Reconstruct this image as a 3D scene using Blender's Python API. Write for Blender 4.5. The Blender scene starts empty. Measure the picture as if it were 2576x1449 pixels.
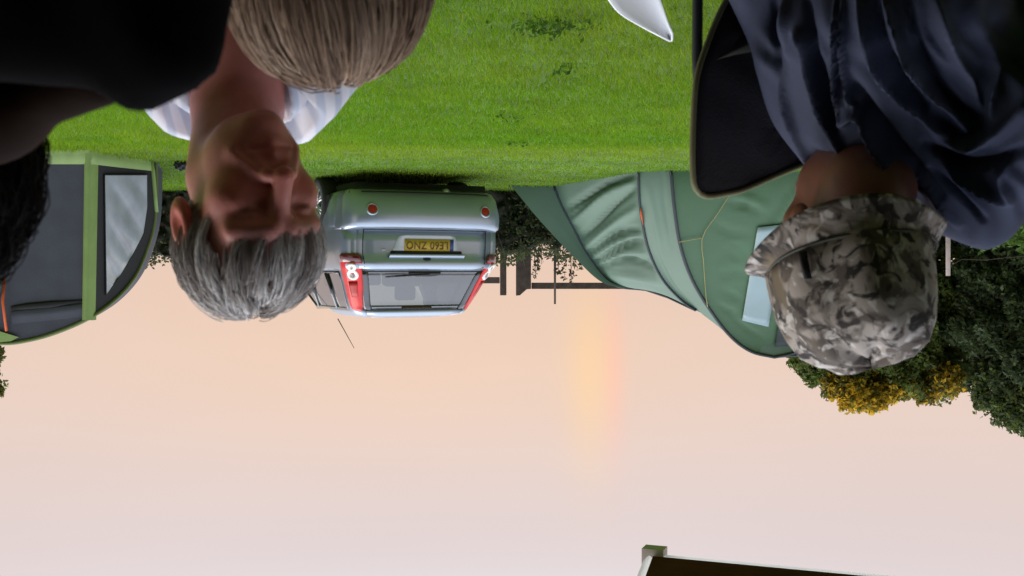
import bpy, math, random
import numpy as np
from mathutils import Vector, Matrix

random.seed(7)
RNG = np.random.default_rng(11)
SC = bpy.context.scene
COL = SC.collection
PI = math.pi

# ------------------------------------------------------------------ camera
# The photograph was taken with the phone upside down: the world below is built
# the right way up and the camera is rolled by half a turn.
F, CX, HY, CH = 2800.0, 1288.0, 690.0, 1.02
cam_data = bpy.data.cameras.new('camera')
cam_data.sensor_width = 36.0
cam_data.lens = F / 2576.0 * 36.0
cam_data.shift_y = -34.5 / 2576.0
cam_data.clip_start = 0.05
cam_data.clip_end = 3000
cam_data.dof.use_dof = True
cam_data.dof.focus_distance = 7.0
cam_data.dof.aperture_fstop = 13.5
cam = bpy.data.objects.new('camera', cam_data)
COL.objects.link(cam)
cam.matrix_world = Matrix.Translation((0, 0, CH)) @ Matrix.Rotation(PI / 2, 4, 'X') @ Matrix.Rotation(PI, 4, 'Z')
SC.camera = cam

# ------------------------------------------------------------------ sky
SUN_EL, SUN_AZ = math.radians(54), math.radians(72)
world = bpy.data.worlds.new('World')
SC.world = world
world.use_nodes = True
wn, wl = world.node_tree.nodes, world.node_tree.links
wn.clear()
def W(t, **k):
    n = wn.new(t)
    for a, b in k.items():
        setattr(n, a, b)
    return n
def wmath(op, a, b=None, clamp=False):
    n = W('ShaderNodeMath', operation=op, use_clamp=clamp)
    for i, v in enumerate((a, b)):
        if v is None:
            continue
        if isinstance(v, (int, float)):
            n.inputs[i].default_value = v
        else:
            wl.new(v, n.inputs[i])
    return n.outputs[0]
tc = W('ShaderNodeTexCoord')
sep = W('ShaderNodeSeparateXYZ')
wl.new(tc.outputs['Generated'], sep.inputs[0])
ramp = W('ShaderNodeValToRGB')
cr = ramp.color_ramp
cr.interpolation = 'B_SPLINE'
SKY = [(0.0, (0.83, 0.61, 0.50)), (0.07, (0.83, 0.63, 0.53)), (0.13, (0.82, 0.645, 0.575)), (0.20, (0.79, 0.66, 0.635)),
       (0.28, (0.77, 0.69, 0.70)), (0.55, (1.2, 1.25, 1.40)), (1.0, (2.4, 2.6, 3.0))]
while len(cr.elements) < len(SKY):
    cr.elements.new(0.5)
for e, (p, c) in zip(cr.elements, SKY):
    e.position = p
    e.color = (*[min(v / 3.2, 1) for v in c], 1)
wl.new(sep.outputs['Z'], ramp.inputs[0])
# soft cloud mottling, a peach bank ahead, and the short piece of rainbow
ysafe = wmath('MAXIMUM', sep.outputs['Y'], 0.05)
u = wmath('DIVIDE', sep.outputs['X'], ysafe)
v = wmath('DIVIDE', sep.outputs['Z'], ysafe)
def gauss(u0, su, v0, sv):
    a = wmath('DIVIDE', wmath('SUBTRACT', u, u0), su)
    b = wmath('DIVIDE', wmath('SUBTRACT', v, v0), sv)
    q = wmath('ADD', wmath('MULTIPLY', a, a), wmath('MULTIPLY', b, b))
    return wmath('POWER', 2.718, wmath('MULTIPLY', q, -1.0))
noise = W('ShaderNodeTexNoise')
noise.inputs['Scale'].default_value = 2.2
noise.inputs['Detail'].default_value = 4
mp = W('ShaderNodeMapping')
mp.inputs['Scale'].default_value = (1, 1, 4)
wl.new(tc.outputs['Generated'], mp.inputs[0])
wl.new(mp.outputs[0], noise.inputs['Vector'])
mott = wmath('ADD', wmath('MULTIPLY', noise.outputs[0], 0.10), 0.95)
def scale_col(sock, fac):
    n = W('ShaderNodeVectorMath', operation='SCALE')
    if isinstance(sock, tuple):
        n.inputs[0].default_value = sock
    else:
        wl.new(sock, n.inputs[0])
    if isinstance(fac, (int, float)):
        n.inputs['Scale'].default_value = fac
    else:
        wl.new(fac, n.inputs['Scale'])
    return n.outputs[0]
def add_col(a, b):
    n = W('ShaderNodeVectorMath', operation='ADD')
    wl.new(a, n.inputs[0]); wl.new(b, n.inputs[1])
    return n.outputs[0]
skyc = scale_col(scale_col(ramp.outputs[0], 3.2), mott)
skyc = add_col(skyc, scale_col((0.07, 0.02, -0.03), gauss(0.08, 0.30, 0.09, 0.09)))
skyc = add_col(skyc, scale_col((0.11, 0.03, -0.095), gauss(-0.070, 0.021, 0.092, 0.082)))
skyc = add_col(skyc, scale_col((0.09, -0.04, -0.03), gauss(-0.092, 0.010, 0.088, 0.072)))
bg = W('ShaderNodeBackground')
wl.new(skyc, bg.inputs[0])
bg.inputs[1].default_value = 1.0
sky = W('ShaderNodeTexSky', sky_type='NISHITA', sun_disc=False)
sky.sun_elevation = SUN_EL
sky.sun_rotation = SUN_AZ
bg2 = W('ShaderNodeBackground')
wl.new(sky.outputs[0], bg2.inputs[0])
bg2.inputs[1].default_value = 0.1
mix = W('ShaderNodeMixShader')
mix.inputs[0].default_value = 0.97
wl.new(bg2.outputs[0], mix.inputs[1]); wl.new(bg.outputs[0], mix.inputs[2])
wo = W('ShaderNodeOutputWorld')
wl.new(mix.outputs[0], wo.inputs[0])

# ------------------------------------------------------------------ sun behind thin cloud
sd = bpy.data.lights.new('sun', 'SUN')
sd.energy = 1.5
sd.angle = math.radians(40)
sd.color = (1.0, 0.93, 0.82)
sun = bpy.data.objects.new('sun', sd)
COL.objects.link(sun)
# sun_rotation is clockwise from +Y
sdir = Vector((math.sin(SUN_AZ) * math.cos(SUN_EL), math.cos(SUN_AZ) * math.cos(SUN_EL), math.sin(SUN_EL)))
sun.rotation_euler = sdir.to_track_quat('Z', 'Y').to_euler()
sun.location = (0, -5, 20)

SC.view_settings.view_transform = 'Standard'
SC.view_settings.look = 'None'
SC.view_settings.exposure = 0.0
SC.view_settings.gamma = 1.0
SC.view_settings.use_curve_mapping = False

# ------------------------------------------------------------------ helpers
def at(x, y, d):
    return Vector(((CX - x) / F * d, d, CH + (y - HY) / F * d))
def ground(x, y):
    d = F * CH / (HY - y)
    return Vector(((CX - x) / F * d, d, 0))
def to_px(V):
    V = np.asarray(V)
    return np.stack([CX - V[:, 0] / V[:, 1] * F, HY + (V[:, 2] - CH) / V[:, 1] * F], -1)

BASE = {}
def np_mesh(name, V, Fs):
    """V (n,3), Fs: list of (m,k) int arrays"""
    me = bpy.data.meshes.new(name)
    V = np.ascontiguousarray(V, np.float32)
    Fs = [np.ascontiguousarray(f, np.int32) for f in (Fs if isinstance(Fs, list) else [Fs]) if len(f)]
    me.vertices.add(len(V)); me.vertices.foreach_set('co', V.ravel())
    nl = sum(f.size for f in Fs); npoly = sum(len(f) for f in Fs)
    me.loops.add(nl)
    me.loops.foreach_set('vertex_index', np.concatenate([f.ravel() for f in Fs]))
    me.polygons.add(npoly)
    tot = np.concatenate([np.full(len(f), f.shape[1], np.int32) for f in Fs])
    st = np.concatenate([[0], np.cumsum(tot)[:-1]]).astype(np.int32)
    me.polygons.foreach_set('loop_start', st)
    me.update(calc_edges=True)
    me.validate()
    return me
def link(name, me, mat=None, parent=None, smooth=True, local=False):
    o = bpy.data.objects.new(name, me)
    COL.objects.link(o)
    if mat is not None:
        me.materials.append(mat)
    if me is not None and hasattr(me, 'polygons') and smooth:
        me.polygons.foreach_set('use_smooth', np.ones(len(me.polygons), bool))
    if parent is not None:
        b = BASE.get(parent.name, Vector((0, 0, 0)))
        if not local and isinstance(me, bpy.types.Mesh) and b.length > 0:
            me.transform(Matrix.Translation(-b))
        o.parent = parent
        BASE[o.name] = b
    return o
def tag(o, label=None, cat=None, group=None, kind=None):
    if label: o['label'] = label
    if cat: o['category'] = cat
    if group: o['group'] = group
    if kind: o['kind'] = kind
    return o
def thing(name, loc, label, cat, group=None, rz=0.0):
    o = bpy.data.objects.new(name, None)
    COL.objects.link(o)
    o.empty_display_size = 0.1
    o.location = loc
    o.rotation_euler = (0, 0, rz)
    BASE[o.name] = Vector(loc) if rz == 0 else Vector((0, 0, 0))
    return tag(o, label, cat, group)
def setcol(me, C, name='Col'):
    a = me.color_attributes.new(name, 'FLOAT_COLOR', 'POINT')
    C = np.asarray(C, np.float32)
    if C.shape[1] == 3:
        C = np.concatenate([C, np.ones((len(C), 1), np.float32)], 1)
    a.data.foreach_set('color', C.ravel())

class MB:
    def __init__(s): s.v, s.f = [], []
    def add(s, V, Fc):
        n = len(s.v)
        s.v += [tuple(p) for p in V]
        s.f += [tuple(i + n for i in f) for f in Fc]
        return s
    def box(s, c, size, M=None):
        c = Vector(c); h = Vector(size) / 2
        V = []
        for x in (-1, 1):
            for y in (-1, 1):
                for z in (-1, 1):
                    p = Vector((x * h.x, y * h.y, z * h.z))
                    V.append(c + (M @ p if M else p))
        return s.add(V, [(0, 1, 3, 2), (4, 6, 7, 5), (0, 4, 5, 1), (2, 3, 7, 6), (0, 2, 6, 4), (1, 5, 7, 3)])
    def tube(s, pts, r, n=8, flat=1.0, up=None):
        pts = [Vector(p) for p in pts]
        rs = r if isinstance(r, (list, tuple)) else [r] * len(pts)
        V, Fc = [], []
        ref = Vector(up) if up else None
        for i, p in enumerate(pts):
            t = (pts[min(i + 1, len(pts) - 1)] - pts[max(i - 1, 0)]).normalized()
            if ref is None:
                ref = Vector((0, 0, 1)) if abs(t.z) < 0.9 else Vector((1, 0, 0))
            a = (ref - t * ref.dot(t)).normalized()
            if up is None: ref = a
            b = t.cross(a)
            for k in range(n):
                q = 2 * PI * k / n
                V.append(p + a * math.cos(q) * rs[i] + b * math.sin(q) * rs[i] * flat)
        for i in range(len(pts) - 1):
            for k in range(n):
                Fc.append((i * n + k, i * n + (k + 1) % n, (i + 1) * n + (k + 1) % n, (i + 1) * n + k))
        Fc.append(tuple(range(n))[::-1])
        Fc.append(tuple((len(pts) - 1) * n + k for k in range(n)))
        return s.add(V, Fc)
    def grid(s, G, close_u=False):
        nu, nv = len(G), len(G[0])
        V = [p for row in G for p in row]
        Fc = []
        for i in range(nu if close_u else nu - 1):
            for j in range(nv - 1):
                a, b = i * nv, ((i + 1) % nu) * nv
                Fc.append((a + j, a + j + 1, b + j + 1, b + j))
        return s.add(V, Fc)
    def build(s, name, mat, parent=None, smooth=True, local=False):
        me = bpy.data.meshes.new(name)
        me.from_pydata([tuple(p) for p in s.v], [], s.f)
        me.update()
        return link(name, me, mat, parent, smooth, local)

def bevel(o, w=0.01, seg=2):
    m = o.modifiers.new('bevel', 'BEVEL'); m.width = w; m.segments = seg; m.limit_method = 'ANGLE'
    return o
def solid(o, t):
    m = o.modifiers.new('solid', 'SOLIDIFY'); m.thickness = t; m.offset = 0
    return o

# ---- materials
def mk(name, base, rough=0.6, var=0.12, scale=8.0, bump=0.0, bscale=120.0, metal=0.0, coat=0.0, attr=False,
       spec=0.5, transl=0.0, sheen=0.0, stretch=(1, 1, 1), sss=0.0):
    m = bpy.data.materials.new(name)
    m.use_nodes = True
    nt = m.node_tree; n, l = nt.nodes, nt.links
    p = n['Principled BSDF']
    p.inputs['Roughness'].default_value = rough
    p.inputs['Metallic'].default_value = metal
    p.inputs['Coat Weight'].default_value = coat
    p.inputs['Coat Roughness'].default_value = 0.06
    p.inputs['Specular IOR Level'].default_value = spec
    p.inputs['Sheen Weight'].default_value = sheen
    if sss:
        p.inputs['Subsurface Weight'].default_value = sss
        p.inputs['Subsurface Radius'].default_value = (0.01, 0.004, 0.002)
        p.inputs['Subsurface Scale'].default_value = 0.5
    t = n.new('ShaderNodeTexCoord')
    mp = n.new('ShaderNodeMapping'); mp.inputs['Scale'].default_value = stretch
    l.new(t.outputs['Object'], mp.inputs[0])
    ns = n.new('ShaderNodeTexNoise'); ns.inputs['Scale'].default_value = scale; ns.inputs['Detail'].default_value = 5
    l.new(mp.outputs[0], ns.inputs['Vector'])
    mr = n.new('ShaderNodeMapRange')
    mr.inputs[1].default_value = 0.3; mr.inputs[2].default_value = 0.7
    mr.inputs[3].default_value = 1 - var; mr.inputs[4].default_value = 1 + var
    l.new(ns.outputs[0], mr.inputs[0])
    vm = n.new('ShaderNodeVectorMath'); vm.operation = 'SCALE'
    if attr:
        at_ = n.new('ShaderNodeAttribute'); at_.attribute_name = 'Col'
        l.new(at_.outputs['Color'], vm.inputs[0])
    else:
        vm.inputs[0].default_value = base
    l.new(mr.outputs[0], vm.inputs['Scale'])
    l.new(vm.outputs[0], p.inputs['Base Color'])
    if bump:
        nb = n.new('ShaderNodeTexNoise'); nb.inputs['Scale'].default_value = bscale; nb.inputs['Detail'].default_value = 3
        l.new(mp.outputs[0], nb.inputs['Vector'])
        bp = n.new('ShaderNodeBump'); bp.inputs['Strength'].default_value = bump; bp.inputs['Distance'].default_value = 0.01
        l.new(nb.outputs[0], bp.inputs['Height'])
        l.new(bp.outputs[0], p.inputs['Normal'])
    if transl:
        tr = n.new('ShaderNodeBsdfTranslucent')
        l.new(vm.outputs[0], tr.inputs[0])
        mx = n.new('ShaderNodeMixShader'); mx.inputs[0].default_value = transl
        l.new(p.outputs[0], mx.inputs[1]); l.new(tr.outputs[0], mx.inputs[2])
        l.new(mx.outputs[0], n['Material Output'].inputs[0])
    return m

def glass_mat(name, tint, refl=0.12, rough=0.02):
    m = bpy.data.materials.new(name); m.use_nodes = True
    n, l = m.node_tree.nodes, m.node_tree.links
    n.remove(n['Principled BSDF'])
    tr = n.new('ShaderNodeBsdfTransparent'); tr.inputs[0].default_value = (*tint, 1)
    gl = n.new('ShaderNodeBsdfGlossy'); gl.inputs['Roughness'].default_value = rough
    fr = n.new('ShaderNodeFresnel'); fr.inputs[0].default_value = 1.5
    ad = n.new('ShaderNodeMath'); ad.operation = 'ADD'; ad.inputs[1].default_value = refl; ad.use_clamp = True
    l.new(fr.outputs[0], ad.inputs[0])
    mx = n.new('ShaderNodeMixShader')
    l.new(ad.outputs[0], mx.inputs[0]); l.new(tr.outputs[0], mx.inputs[1]); l.new(gl.outputs[0], mx.inputs[2])
    l.new(mx.outputs[0], n['Material Output'].inputs[0])
    return m

M = {}
M['grass'] = mk('grass_blades', None, 0.95, 0.12, 3, attr=True, transl=0.4, spec=0.0)
M['soil'] = mk('turf', (0.07, 0.13, 0.012), 0.95, 0.35, 2.5, bump=0.6, bscale=60)
M['leaf'] = mk('foliage', None, 0.6, 0.15, 6, attr=True, transl=0.5, spec=0.3)
M['bark'] = mk('bark', (0.06, 0.045, 0.03), 0.9, 0.3, 12, bump=0.8, bscale=40)
M['wood'] = mk('weathered_wood', (0.075, 0.055, 0.042), 0.85, 0.3, 14, bump=0.5, bscale=60, stretch=(1, 1, 1))
M['paint'] = mk('silver_paint', (0.33, 0.385, 0.455), 0.33, 0.04, 3, metal=0.68, coat=0.5)
M['black_plastic'] = mk('black_plastic', (0.012, 0.012, 0.013), 0.5, 0.1, 20)
M['rubber'] = mk('tyre_rubber', (0.02, 0.02, 0.02), 0.85, 0.15, 20)
M['alloy'] = mk('alloy', (0.62, 0.63, 0.65), 0.28, 0.05, 20, metal=0.85)
M['red_lens'] = mk('red_lens', (0.66, 0.014, 0.010), 0.3, 0.15, 12, coat=0.2, spec=0.3)
M['reflector'] = mk('red_reflector', (0.30, 0.008, 0.008), 0.3, 0.1, 12, coat=0.2)
M['dark_red_lens'] = mk('dark_red_lens', (0.10, 0.006, 0.008), 0.2, 0.1, 12, coat=1.0)
M['cream'] = mk('cream_lens', (0.78, 0.72, 0.66), 0.25, 0.05, 12, coat=0.6)
M['grey_lens'] = mk('grey_lens', (0.12, 0.09, 0.09), 0.15, 0.1, 12, coat=0.8)
M['plate'] = mk('yellow_plate', (0.50, 0.33, 0.025), 0.45, 0.08, 10)
M['plate_text'] = mk('plate_text', (0.10, 0.06, 0.01), 0.5, 0.05, 10)
M['blue'] = mk('blue_band', (0.03, 0.06, 0.22), 0.5, 0.05, 10)
M['seam'] = mk('seam_gap', (0.015, 0.016, 0.018), 0.7, 0.05, 10)
M['glass'] = glass_mat('car_glass', (0.22, 0.28, 0.29), 0.12)
M['clear_glass'] = glass_mat('windscreen_glass', (0.75, 0.80, 0.78), 0.03)
M['surround'] = mk('plate_surround', (0.55, 0.58, 0.65), 0.3, 0.04, 5, coat=0.5)  # paler than the body paint, carries the sky reflection in its colour
M['side_glass'] = glass_mat('side_glass', (0.12, 0.14, 0.15), 0.30)
M['frit'] = mk('window_border', (0.012, 0.016, 0.02), 0.12, 0.05, 10, coat=1.0)
M['seat'] = mk('seat_cloth', (0.05, 0.055, 0.06), 0.9, 0.1, 20)
M['cabin'] = mk('cabin_trim', (0.10, 0.11, 0.11), 0.9, 0.1, 20)
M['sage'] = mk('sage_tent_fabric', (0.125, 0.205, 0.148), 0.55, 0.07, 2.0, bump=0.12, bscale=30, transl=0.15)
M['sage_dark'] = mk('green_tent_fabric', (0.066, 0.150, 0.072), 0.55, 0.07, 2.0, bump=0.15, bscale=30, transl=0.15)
M['tent_seam'] = mk('tent_seam', (0.03, 0.04, 0.045), 0.7, 0.1, 10)
M['tent_window'] = mk('tent_window', (0.26, 0.36, 0.38), 0.35, 0.06, 3, bump=0.1, bscale=8)
M['rope'] = mk('yellow_rope', (0.30, 0.27, 0.10), 0.8, 0.1, 30)
M['orange'] = mk('orange_tape', (0.55, 0.09, 0.015), 0.7, 0.1, 30)
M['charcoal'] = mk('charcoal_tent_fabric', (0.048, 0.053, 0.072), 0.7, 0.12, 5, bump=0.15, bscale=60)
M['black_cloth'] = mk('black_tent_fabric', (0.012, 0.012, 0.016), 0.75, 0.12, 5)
M['lime'] = mk('lime_webbing', (0.20, 0.30, 0.085), 0.6, 0.1, 6, bump=0.1, bscale=60)
M['olive'] = mk('olive_edge', (0.10, 0.13, 0.03), 0.6, 0.1, 6)
M['vinyl'] = mk('clear_vinyl', (0.36, 0.39, 0.44), 0.24, 0.25, 3.0, coat=0.35)
M['chair_cloth'] = mk('black_chair_fabric', (0.017, 0.016, 0.020), 0.8, 0.12, 8, bump=0.25, bscale=300, spec=0.2)
M['chair_pipe'] = mk('olive_piping', (0.14, 0.135, 0.055), 0.7, 0.12, 20)
M['chair_olive'] = mk('olive_pocket', (0.05, 0.05, 0.035), 0.8, 0.12, 20)
M['steel_dark'] = mk('dark_steel', (0.03, 0.035, 0.04), 0.4, 0.1, 20, metal=0.5)
M['card'] = mk('white_card', (0.78, 0.79, 0.80), 0.5, 0.03, 4)
M['soffit'] = mk('brown_soffit', (0.10, 0.024, 0.018), 0.85, 0.2, 6, bump=0.2, bscale=30, spec=0.05)
M['gutter'] = mk('pale_gutter', (0.8, 0.78, 0.76), 0.5, 0.04, 10, transl=0.55)  # pale and translucent so the roof edge shows a bright line
M['gutter_cap'] = mk('gutter_cap', (0.46, 0.38, 0.34), 0.5, 0.06, 10)
M['boards'] = mk('dark_boards', (0.05, 0.035, 0.025), 0.85, 0.25, 6, bump=0.3, bscale=20)
M['pale_wood'] = mk('pale_post', (0.34, 0.28, 0.25), 0.8, 0.15, 20)
M['skin'] = mk('skin', None, 0.42, 0.10, 40, bump=0.08, bscale=350, attr=True, sss=0.12, spec=0.4)
M['dark_hair'] = mk('dark_hair', None, 0.7, 0.1, 60, attr=True, spec=0.06)
M['dark_skin'] = mk('dark_skin', None, 0.65, 0.10, 40, attr=True, spec=0.02)  # colour and gloss lowered to carry deep shade
M['hair'] = mk('hair', None, 0.5, 0.10, 60, attr=True, spec=0.25)
M['blond_hair'] = mk('blond_hair', None, 0.6, 0.08, 60, attr=True, spec=0.10)
M['navy'] = mk('navy_jacket', (0.043, 0.051, 0.088), 0.8, 0.14, 10, bump=0.12, bscale=400, spec=0.2)
M['black_shirt'] = mk('black_cotton', (0.0035, 0.0035, 0.004), 0.95, 0.15, 10, spec=0.04)
M['denim'] = mk('denim', (0.04, 0.055, 0.09), 0.85, 0.2, 20, bump=0.2, bscale=300)
M['dark_trousers'] = mk('dark_trousers', (0.02, 0.02, 0.022), 0.85, 0.2, 20)
M['shoe'] = mk('shoe_leather', (0.025, 0.02, 0.018), 0.6, 0.1, 20)
M['cardigan'] = mk('grey_cardigan', (0.10, 0.09, 0.085), 0.9, 0.15, 20)

def camo_mat():
    m = bpy.data.materials.new('camouflage_cotton'); m.use_nodes = True
    n, l = m.node_tree.nodes, m.node_tree.links
    p = n['Principled BSDF']; p.inputs['Roughness'].default_value = 0.85
    t = n.new('ShaderNodeTexCoord')
    def layer(sc, dist, th, soft, stretch, off):
        mp = n.new('ShaderNodeMapping'); mp.inputs['Scale'].default_value = stretch; mp.inputs['Location'].default_value = off
        l.new(t.outputs['Object'], mp.inputs[0])
        ns = n.new('ShaderNodeTexNoise'); ns.inputs['Scale'].default_value = sc; ns.inputs['Detail'].default_value = 3
        ns.inputs['Distortion'].default_value = dist
        l.new(mp.outputs[0], ns.inputs['Vector'])
        mr = n.new('ShaderNodeMapRange'); mr.inputs[1].default_value = th - soft; mr.inputs[2].default_value = th + soft
        l.new(ns.outputs[0], mr.inputs[0])
        return mr.outputs[0]
    def mixc(a, b, f):
        mx = n.new('ShaderNodeMix'); mx.data_type = 'RGBA'
        l.new(f, mx.inputs[0])
        for i, c in ((6, a), (7, b)):
            if isinstance(c, tuple): mx.inputs[i].default_value = (*c, 1)
            else: l.new(c, mx.inputs[i])
        return mx.outputs[2]
    c = mixc((0.34, 0.30, 0.265), (0.10, 0.08, 0.065), layer(26, 1.0, 0.50, 0.05, (1, 1, 1), (0, 0, 0)))
    c = mixc(c, (0.56, 0.525, 0.49), layer(34, 1.2, 0.595, 0.04, (1, 1, .9), (3, 1, 2)))
    c = mixc(c, (0.025, 0.02, 0.018), layer(36, 1.3, 0.58, 0.04, (.9, 1, 1), (7, 5, 1)))
    c = mixc(c, (0.17, 0.13, 0.08), layer(15, 1.0, 0.64, 0.05, (1, 1, 1), (1, 9, 4)))
    l.new(c, p.inputs['Base Color'])
    nb = n.new('ShaderNodeTexNoise'); nb.inputs['Scale'].default_value = 500
    bp = n.new('ShaderNodeBump'); bp.inputs['Strength'].default_value = 0.15; bp.inputs['Distance'].default_value = 0.005
    l.new(t.outputs['Object'], nb.inputs['Vector']); l.new(nb.outputs[0], bp.inputs['Height']); l.new(bp.outputs[0], p.inputs['Normal'])
    return m
M['camo'] = camo_mat()

def stripe_mat():
    m = bpy.data.materials.new('striped_shirt'); m.use_nodes = True
    n, l = m.node_tree.nodes, m.node_tree.links
    p = n['Principled BSDF']; p.inputs['Roughness'].default_value = 0.8
    t = n.new('ShaderNodeTexCoord')
    wv = n.new('ShaderNodeTexWave'); wv.inputs['Scale'].default_value = 13; wv.inputs['Distortion'].default_value = 1.2
    wv.inputs['Detail'].default_value = 2
    mp = n.new('ShaderNodeMapping'); mp.inputs['Rotation'].default_value = (0.2, 0.3, 0.4)
    l.new(t.outputs['Object'], mp.inputs[0]); l.new(mp.outputs[0], wv.inputs['Vector'])
    rp = n.new('ShaderNodeValToRGB')
    e = rp.color_ramp.elements
    e[0].position = 0.25; e[0].color = (0.44, 0.48, 0.57, 1)
    e[1].position = 0.6; e[1].color = (0.62, 0.62, 0.66, 1)
    l.new(wv.outputs[0], rp.inputs[0]); l.new(rp.outputs[0], p.inputs['Base Color'])
    return m
M['stripe'] = stripe_mat()

# ---- implicit surfaces for bodies and clothes
def surf_nets(f, lo, hi, h):
    lo, hi = np.array(lo, float), np.array(hi, float)
    n = np.ceil((hi - lo) / h).astype(int) + 1
    ax = [lo[i] + h * np.arange(n[i]) for i in range(3)]
    V = np.empty(n, np.float32)
    st = max(1, int(300000 / (n[1] * n[2])))
    for i in range(0, n[0], st):
        P = np.stack(np.meshgrid(ax[0][i:i + st], ax[1], ax[2], indexing='ij'), -1)
        V[i:i + st] = f(P)
    S = V < 0
    off = [(a, b, c) for a in (0, 1) for b in (0, 1) for c in (0, 1)]
    cs = [slice(0, -1), slice(1, None)]
    cnt = sum(S[cs[a], cs[b], cs[c]].astype(np.int8) for a, b, c in off)
    act = (cnt > 0) & (cnt < 8)
    idx = np.full(act.shape, -1, np.int64)
    I = np.argwhere(act)
    idx[act] = np.arange(len(I))
    acc = np.zeros((len(I), 3)); num = np.zeros(len(I))
    for a in off:
        for k in range(3):
            if a[k]: continue
            b = list(a); b[k] = 1
            A, B = I + np.array(a), I + np.array(b)
            va, vb = V[A[:, 0], A[:, 1], A[:, 2]], V[B[:, 0], B[:, 1], B[:, 2]]
            m = (va < 0) != (vb < 0)
            t = np.where(m, va / np.where(m, va - vb, 1), 0)
            pos = np.array(a, float) + t[:, None] * (np.array(b) - np.array(a))
            acc += pos * m[:, None]; num += m
    verts = lo + h * (I + acc / np.maximum(num, 1)[:, None])
    quads = []
    for k in range(3):
        s0 = [slice(None)] * 3; s1 = [slice(None)] * 3
        s0[k] = slice(0, -1); s1[k] = slice(1, None)
        E = np.argwhere(S[tuple(s0)] != S[tuple(s1)])
        p, q = (k + 1) % 3, (k + 2) % 3
        E = E[(E[:, p] > 0) & (E[:, q] > 0) & (E[:, p] < n[p] - 1) & (E[:, q] < n[q] - 1)]
        if not len(E): continue
        def cell(dp, dq):
            C = E.copy(); C[:, p] += dp; C[:, q] += dq
            return idx[C[:, 0], C[:, 1], C[:, 2]]
        Q = np.stack([cell(-1, -1), cell(0, -1), cell(0, 0), cell(-1, 0)], 1)
        fl = ~S[E[:, 0], E[:, 1], E[:, 2]]
        Q[fl] = Q[fl][:, ::-1]
        quads.append(Q)
    return verts, np.concatenate(quads)
def ell(p, c, r):
    r = np.array(r); q = (p - np.array(c)) / r
    k0 = np.linalg.norm(q, axis=-1); k1 = np.linalg.norm(q / r, axis=-1)
    return k0 * (k0 - 1) / np.maximum(k1, 1e-6)
def cap(p, a, b, ra, rb=None):
    rb = ra if rb is None else rb
    a, b = np.array(a, float), np.array(b, float)
    ba = b - a
    t = np.clip(((p - a) @ ba) / max(ba @ ba, 1e-9), 0, 1)
    return np.linalg.norm(p - a - t[..., None] * ba, axis=-1) - (ra + (rb - ra) * t)
def smin(a, b, k):
    h = np.clip(0.5 + 0.5 * (b - a) / k, 0, 1)
    return b + (a - b) * h - k * h * (1 - h)
def ssub(a, b, k):
    return -smin(-a, b, k)
def rot(yaw, bow, roll):
    Mx = Matrix.Rotation(math.radians(yaw), 3, 'Z') @ Matrix.Rotation(math.radians(bow), 3, 'X') @ Matrix.Rotation(math.radians(roll), 3, 'Y')
    return np.array(Mx)

def head_sdf(q, old=True):
    """q in head space: the face looks along -Y"""
    s = np.array([1, 1, 1])
    a = np.abs(q[..., 0])
    qm = np.stack([a, q[..., 1], q[..., 2]], -1)      # mirrored
    d = ell(q, (0, .012, .030), (.0755, .097, .079))
    d = smin(d, ell(q, (0, -.028, -.03), (.058, .066, .088)), .03)
    d = smin(d, ell(q, (0, -.042, -.078), (.046, .048, .040)), .03)
    d = smin(d, ell(q, (0, -.082, -.101), (.020, .016, .014)), .025)
    d = smin(d, ell(qm, (.044, -.058, -.020), (.020, .023, .020)), .025)     # cheekbones
    d = smin(d, cap(qm, (.012, -.088, .024), (.050, -.066, .020), .011, .009), .016)  # brows
    d = ssub(d, ell(qm, (.032, -.100, .002), (.019, .016, .012)), .016)      # sockets
    d = smin(d, ell(qm, (.032, -.0745, .002), (.0135, .0125, .0115)), .004)  # eyes under lids
    d = ssub(d, cap(qm, (.021, -.0885, -.001), (.043, -.0835, -.001), .0016), .004)
    d = smin(d, cap(qm, (.020, -.084, -.012), (.044, -.078, -.010), .004), .010)      # bags
    d = smin(d, cap(q, (0, -.090, .014), (0, -.117, -.030), .0085, .012), .012)
    d = smin(d, ell(qm, (.0135, -.104, -.035), (.0095, .011, .009)), .008)
    d = ssub(d, ell(qm, (.008, -.112, -.043), (.0045, .006, .004)), .003)
    d = smin(d, cap(qm, (.022, -.094, -.046), (.036, -.076, -.070), .005, .004), .016)  # cheek folds
    d = ssub(d, cap(qm, (.020, -.1035, -.044), (.034, -.086, -.070), .0014), .008)
    d = smin(d, cap(qm, (.0, -.0965, -.062), (.020, -.086, -.064), .0065, .004), .008)
    d = smin(d, cap(qm, (.0, -.0945, -.075), (.017, -.086, -.073), .0075, .004), .008)
    d = ssub(d, cap(qm, (.0, -.1035, -.0685), (.025, -.0905, -.069), .0022), .004)
    e = ell(qm, (.079, .012, -.006), (.011, .024, .033))
    e = ssub(e, ell(qm, (.090, .006, -.002), (.008, .012, .018)), .006)
    d = smin(d, e, .008)
    return d
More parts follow.
